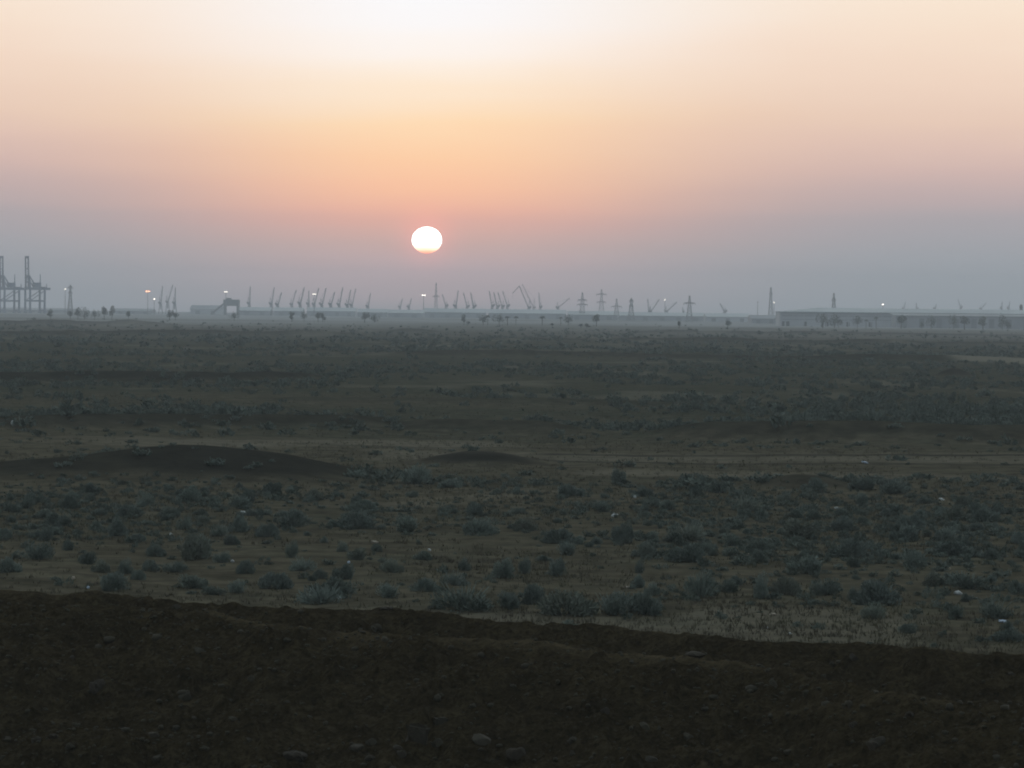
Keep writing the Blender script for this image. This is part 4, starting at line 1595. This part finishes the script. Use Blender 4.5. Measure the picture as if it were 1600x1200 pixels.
# ------------------------------------------------------------------ dock cranes with slewing jibs
def jib_crane(base, top, d, label, group, scale=1.0, elbow=None, body=6.5):
    """base / top = (column, row) of the jib's foot and head in the photo"""
    d = d * 0.76
    scale = scale * d / 5000.0 * random.uniform(0.68, 0.98)
    body = body * d / 5000.0
    p = at_y(base[0], base[1], d)
    q = at_y(top[0], top[1], d)
    foot_z = max(p.z, 10.0)
    root = thing("dock_crane", (p.x, d, 0), label, "dock crane", group)
    s = scale
    hp = foot_z - 3.5 * s
    for sx in (-1, 1):
        for sy in (-1, 1):
            MB().beam((sx * body * 0.5, sy * body * 0.5, -0.5), (sx * body * 0.28, sy * body * 0.28, hp), 0.9 * s).build("leg", M_CRANE, root)
    MB().box((0, 0, hp + 0.4), (body * 0.85, body * 0.85, 0.9 * s)).tube((0, 0, hp * 0.45), (0, 0, hp), 1.1 * s, 1.4 * s, 10).build("portal", M_CRANE, root)
    lean = 1.0 if q.x >= p.x else -1.0
    MB().box((-lean * 1.2 * s, 0, hp + 2.9 * s), (body * 0.8, 4.4 * s, 4.0 * s)).build("cab", M_CRANE, root)
    dx = q.x - p.x
    L = math.hypot(dx, q.z - foot_z)
    a_top = (-lean * 2.2 * s, 0, foot_z + 0.34 * L)
    MB().beam((-lean * 3.0 * s, -1.6 * s, hp + 4 * s), a_top, 0.9 * s, 0.6 * s).beam((-lean * 3.0 * s, 1.6 * s, hp + 4 * s), a_top, 0.9 * s, 0.6 * s).beam((lean * 1.2 * s, 0, hp + 4 * s), a_top, 0.8 * s, 0.6 * s).box((-lean * 4.4 * s, 0, hp + 4.4 * s), (2.4 * s, 3.6 * s, 3.0 * s)).build("tower", M_CRANE, root)
    jb = MB()
    jb.truss((lean * 1.0 * s, 0, foot_z), (dx, 0, q.z), 1.9 * s, 1.0 * s, 10, 0.62 * s, 0.34 * s)
    if elbow:
        e = at_y(elbow[0], elbow[1], d)
        jb.truss((dx, 0, q.z), (e.x - p.x, 0, e.z), 1.6 * s, 0.9 * s, 5, 0.6 * s, 0.34 * s)
    jb_o = jb.build("jib", M_CRANE, root)
    hook = e.x - p.x if elbow else dx
    MB().beam(a_top, (dx, 0, q.z), 0.28 * s).beam((hook, 0, (e.z if elbow else q.z) - 0.5), (hook, 0, (e.z if elbow else q.z) - 0.22 * L), 0.25 * s).build("cable", M_CRANE, jb_o)
    return root


GL = "slewing jib cranes along the docks"
ordn = ["first", "second", "third", "fourth", "fifth", "sixth", "seventh", "eighth", "ninth", "tenth", "eleventh", "twelfth", "thirteenth"]
LEFT3 = [((251, 473), (254, 447), "left one of the three jib cranes beside the orange lamp"), ((262, 471), (270, 445), "tall middle one of the three jib cranes beside the orange lamp"),
         ((273, 473), (274, 449), "right one of the three jib cranes beside the orange lamp")]
for b_, t_, lab in LEFT3:
    jib_crane(b_, t_, 5000, lab, GL)
jib_crane((389.5, 473), (391, 448), 4900, "lone jib crane pointing straight up right of the blocky port building", GL)
ROW = [((424, 474), (428.5, 449)), ((434, 475), (440, 457)), ((456, 475), (463, 453)), ((469, 473), (475.5, 449)), ((482, 474), (482.5, 454)), ((491, 475), (498, 450)),
       ((503, 475), (509.5, 450)), ((517, 475), (523, 456)), ((530, 475), (535.5, 449)), ((543, 476), (548, 453)), ((549.5, 476), (556, 451))]
for i, (b_, t_) in enumerate(ROW):
    jib_crane(b_, t_, 5000, f"{ordn[i]} from the left in the tight row of slender jib cranes left of the sun", GL)
jib_crane((575, 478), (579, 458), 4900, "lone jib crane between the tight crane row and the sun", GL)
jib_crane((625, 479), (629, 466), 5600, "faint short jib crane below the sun, left one of two", GL, 0.8, body=5)
jib_crane((639, 479), (643, 466), 5600, "faint short jib crane below the sun, right one of two", GL, 0.8, body=5)
ROW2 = [((697, 477), (691, 460)), ((712, 477), (716, 454)), ((730, 478), (724, 457)), ((740, 478), (735.5, 457))]
for i, (b_, t_) in enumerate(ROW2):
    jib_crane(b_, t_, 5000, f"{ordn[i]} from the left of four jib cranes right of the tall mast", GL)
ROW3 = [((769, 477), (764.5, 455)), ((777, 478), (771.5, 457)), ((785, 478), (778, 457)), ((793, 477), (785.5, 455))]
for i, (b_, t_) in enumerate(ROW3):
    jib_crane(b_, t_, 5000, f"{ordn[i]} from the left of four parallel jib cranes leaning left", GL)
jib_crane((826, 480), (811.5, 447), 4700, "biggest jib crane, folded like an upturned V, right of the sun", GL, 1.1, elbow=(801, 458))
jib_crane((834, 480), (816, 444), 4750, "jib crane leaning left close behind the folded one", GL, 0.8)
jib_crane((844, 479), (842, 457), 5000, "slim jib crane pointing up right of the folded big crane", GL, 0.9)
jib_crane((872, 480), (890, 466), 4700, "low jib crane with its arm stretched out to the right", GL, 1.0)
jib_crane((1014, 486), (1012, 467), 5000, "upright jib crane sharing a base spot with a leaning one, right of the pylons", GL, 0.9)
jib_crane((1017, 486), (1030, 468), 5000, "jib crane leaning right beside the upright one right of the pylons", GL, 0.95)
jib_crane((1042, 486), (1057.5, 472), 5000, "short jib crane leaning right under a small white lamp", GL, 0.95)
jib_crane((1067, 487), (1067, 480), 5200, "stubby crane left of the low pylon with a crossarm", GL, 0.7, body=4)
jib_crane((1132, 486), (1125, 474), 5000, "small jib crane leaning left between pylons and warehouse", GL, 0.9)
FARR = [((1412, 482), (1415, 472)), ((1432, 482), (1432, 473)), ((1461, 482), (1463, 475)), ((1501, 480), (1497, 468)), ((1533, 482), (1541, 473)), ((1565, 481), (1566, 471)), ((1576, 481), (1578, 471))]
for i, (b_, t_) in enumerate(FARR):
    jib_crane(b_, t_, 5600, f"{ordn[i]} from the left of the tiny jibs showing above the long warehouse roof", GL, 0.75, body=5)


# ------------------------------------------------------------------ pylons and masts
def pylon(px, ptop, pbase, d, label, arms, wbase=7.0, group="lattice pylons on the horizon", name="power_pylon", k=1.0):
    d = d * 0.85
    k = k * 0.85
    wbase = wbase * 0.85
    p = at_y(px, ptop, d)
    h = p.z
    root = thing(name, (p.x, d, 0), label, "pylon" if arms else "mast", group)
    tw = MB()
    n = 9
    ws = [wbase * (1 - t) ** 1.25 + 0.9 * k for t in np.linspace(0, 1, n + 1)]
    zs = [-0.5 + (h + 0.5) * t ** 0.9 for t in np.linspace(0, 1, n + 1)]
    rows_ = []
    for wv, z in zip(ws, zs):
        rows_.append([Vector((sx * wv / 2, sy * wv / 2, z)) for sx, sy in ((-1, -1), (1, -1), (1, 1), (-1, 1))])
    for i in range(n):
        for c in range(4):
            c2 = (c + 1) % 4
            tw.beam(rows_[i][c], rows_[i + 1][c], 0.50 * k)
            tw.beam(rows_[i][c], rows_[i + 1][c2], 0.28 * k)
            tw.beam(rows_[i][c2], rows_[i + 1][c], 0.28 * k)
            tw.beam(rows_[i + 1][c], rows_[i + 1][c2], 0.26 * k)
    tw.build("tower", M_GALV, root)
    for (pr, half) in arms:
        z = at_y(px, pr, d).z
        hw = half * d / F_PX
        ca_ = MB().beam((0, 0, z + 0.9), (hw, 0, z + 0.2), 0.75 * k, 0.4 * k).beam((0, 0, z + 0.9), (-hw, 0, z + 0.2), 0.75 * k, 0.4 * k).beam((-hw, 0, z), (hw, 0, z), 0.45 * k).build("crossarm", M_GALV, root)
        ins = MB()
        for sx in (-1, -0.55, 0.55, 1):
            ins.tube((sx * hw, 0, z), (sx * hw, 0, z - 1.6), 0.22 * k, 0.22 * k, 6)
        ins.build("insulator", M_DARK, ca_)
    return root


pylon(110, 445, 492, 3300, "tall lattice mast by a tiny lamp right of the quay cranes", [(449, 4), (457, 3)], 5.0, name="lattice_mast")
pylon(681.5, 442, 486, 4300, "tallest lattice mast, just right of the sun with a short side bracket", [(463, 5)], 4.5, name="lattice_mast", k=1.2)
pylon(910, 457, 488, 3600, "squat pylon with two wide crossarms, first of the big pylons", [(469, 7), (476, 8)], 7.0, k=1.25)
pylon(940, 452, 490, 3700, "tall thin pylon with crossarms near its top, second of the big pylons", [(460, 8), (472, 7)], 7.5)
pylon(963.5, 467, 492, 3500, "low pylon with one crossarm near its foot, third of the big pylons", [(479, 8)], 6.5)
pylon(986.5, 466, 494, 3300, "stout dark pylon without crossarms, left of the luffing cranes", [(470, 3), (478, 3)], 6.5, k=1.35)
pylon(1077.5, 462, 496, 3200, "pylon with a single wide crossarm, left of the long warehouse", [(474, 9)], 6.0, k=1.2)
pylon(1204.5, 449, 492, 3600, "tall slim lattice mast at the long warehouse's left end", [(458, 2)], 5.0, name="lattice_mast", k=1.3)
pylon(1303, 458, 485, 3000, "spired lattice mast rising behind the warehouse roof", [(468, 3)], 5.5, name="lattice_mast", k=1.1)
pylon(1595.5, 476, 495, 2500, "short dark mast behind the warehouse at the right-hand edge", [(478, 2)], 3.0, name="lattice_mast", k=1.2)


# ------------------------------------------------------------------ lamps on tall poles (lit)
def mast_lamp(px, py, d, label, mat, heads=1, size=1.0):
    d = d * 0.88
    size = size * 0.74
    p = at_y(px, py, d)
    root = thing("light_mast", (p.x, d, 0), label, "lamp mast", "lit lamp masts along the port")
    MB().tube((0, 0, -0.5), (0, 0, p.z - 0.4), 0.45, 0.22, 8).build("pole", M_GALV, root)
    br = MB()
    hw = 2.0 * size
    br.box((0, 0, p.z - 0.3), (hw * heads + 0.6, 0.6, 0.35))
    br_o = br.build("bracket", M_GALV, root)
    for i in range(heads):
        x = (i - (heads - 1) / 2) * 3.6 * size
        bm = bmesh.new()
        bmesh.ops.create_icosphere(bm, subdivisions=2, radius=1.0)
        me = bpy.data.meshes.new("lamp_head")
        for v in bm.verts:
            v.co = Vector((v.co.x * 1.5 * size + x, v.co.y * 0.9 * size, v.co.z * 0.85 * size + p.z + 0.75 * size))
        bm.to_mesh(me)
        bm.free()
        me.materials.append(mat)
        o = bpy.data.objects.new("lamp_head", me)
        COL.objects.link(o)
        o.parent = br_o


mast_lamp(102, 452.5, 3500, "small white lamp left beside the lattice mast near the quay cranes", M_LAMPW, 1, 0.7)
mast_lamp(231, 456, 3600, "brightest lamp, glowing orange, at the left of the three jib cranes", M_LAMPO, 2, 0.95)
mast_lamp(241, 468, 3700, "lower white lamp just right of the bright orange one", M_LAMPW, 1, 0.85)
mast_lamp(353, 456.5, 3700, "white lamp above the blocky port building", M_LAMPW, 2, 0.75)
mast_lamp(491, 460, 3800, "white lamp in the middle of the tight crane row", M_LAMPW, 2, 0.75)
mast_lamp(662, 462, 3600, "double white lamp on a pole right below the sun", M_LAMPW, 2, 0.9)
mast_lamp(1039, 469, 3700, "small dim lamp above the short crane right of the pylons", M_LAMPW, 1, 0.7)
mast_lamp(1184, 472, 3500, "thin lamp post left of the tall mast by the warehouse", M_GALV, 1, 0.6)
mast_lamp(1209.5, 473, 3000, "faint lamp beside the tall mast at the warehouse end", M_LAMPW, 1, 0.45)
mast_lamp(1379.5, 476.5, 2900, "white lamp just above the long warehouse roof", M_LAMPW, 1, 0.75)

# ------------------------------------------------------------------ haze: one closed box round camera and scene
hz = MB().box((0, (HAZE_FAR - 300) / 2, (HAZE_TOP - 4.0) / 2), (5200, HAZE_FAR + 300, HAZE_TOP + 4.0))
hm = bpy.data.materials.new("dusty_air")
hm.use_nodes = True
ht = NT(hm.node_tree)
ho = ht.node("ShaderNodeOutputMaterial")
pv = ht.node("ShaderNodeVolumePrincipled")
pv.inputs["Color"].default_value = (0.84, 0.92, 1.0, 1)
pv.inputs["Density"].default_value = HAZE_DENSITY
pv.inputs["Anisotropy"].default_value = 0.2
ht.put(ho.inputs["Volume"], pv.outputs[0])
hz_o = hz.build("haze", hm)
tag(hz_o, "pale dusty evening haze over the whole plain", "haze", kind="stuff")
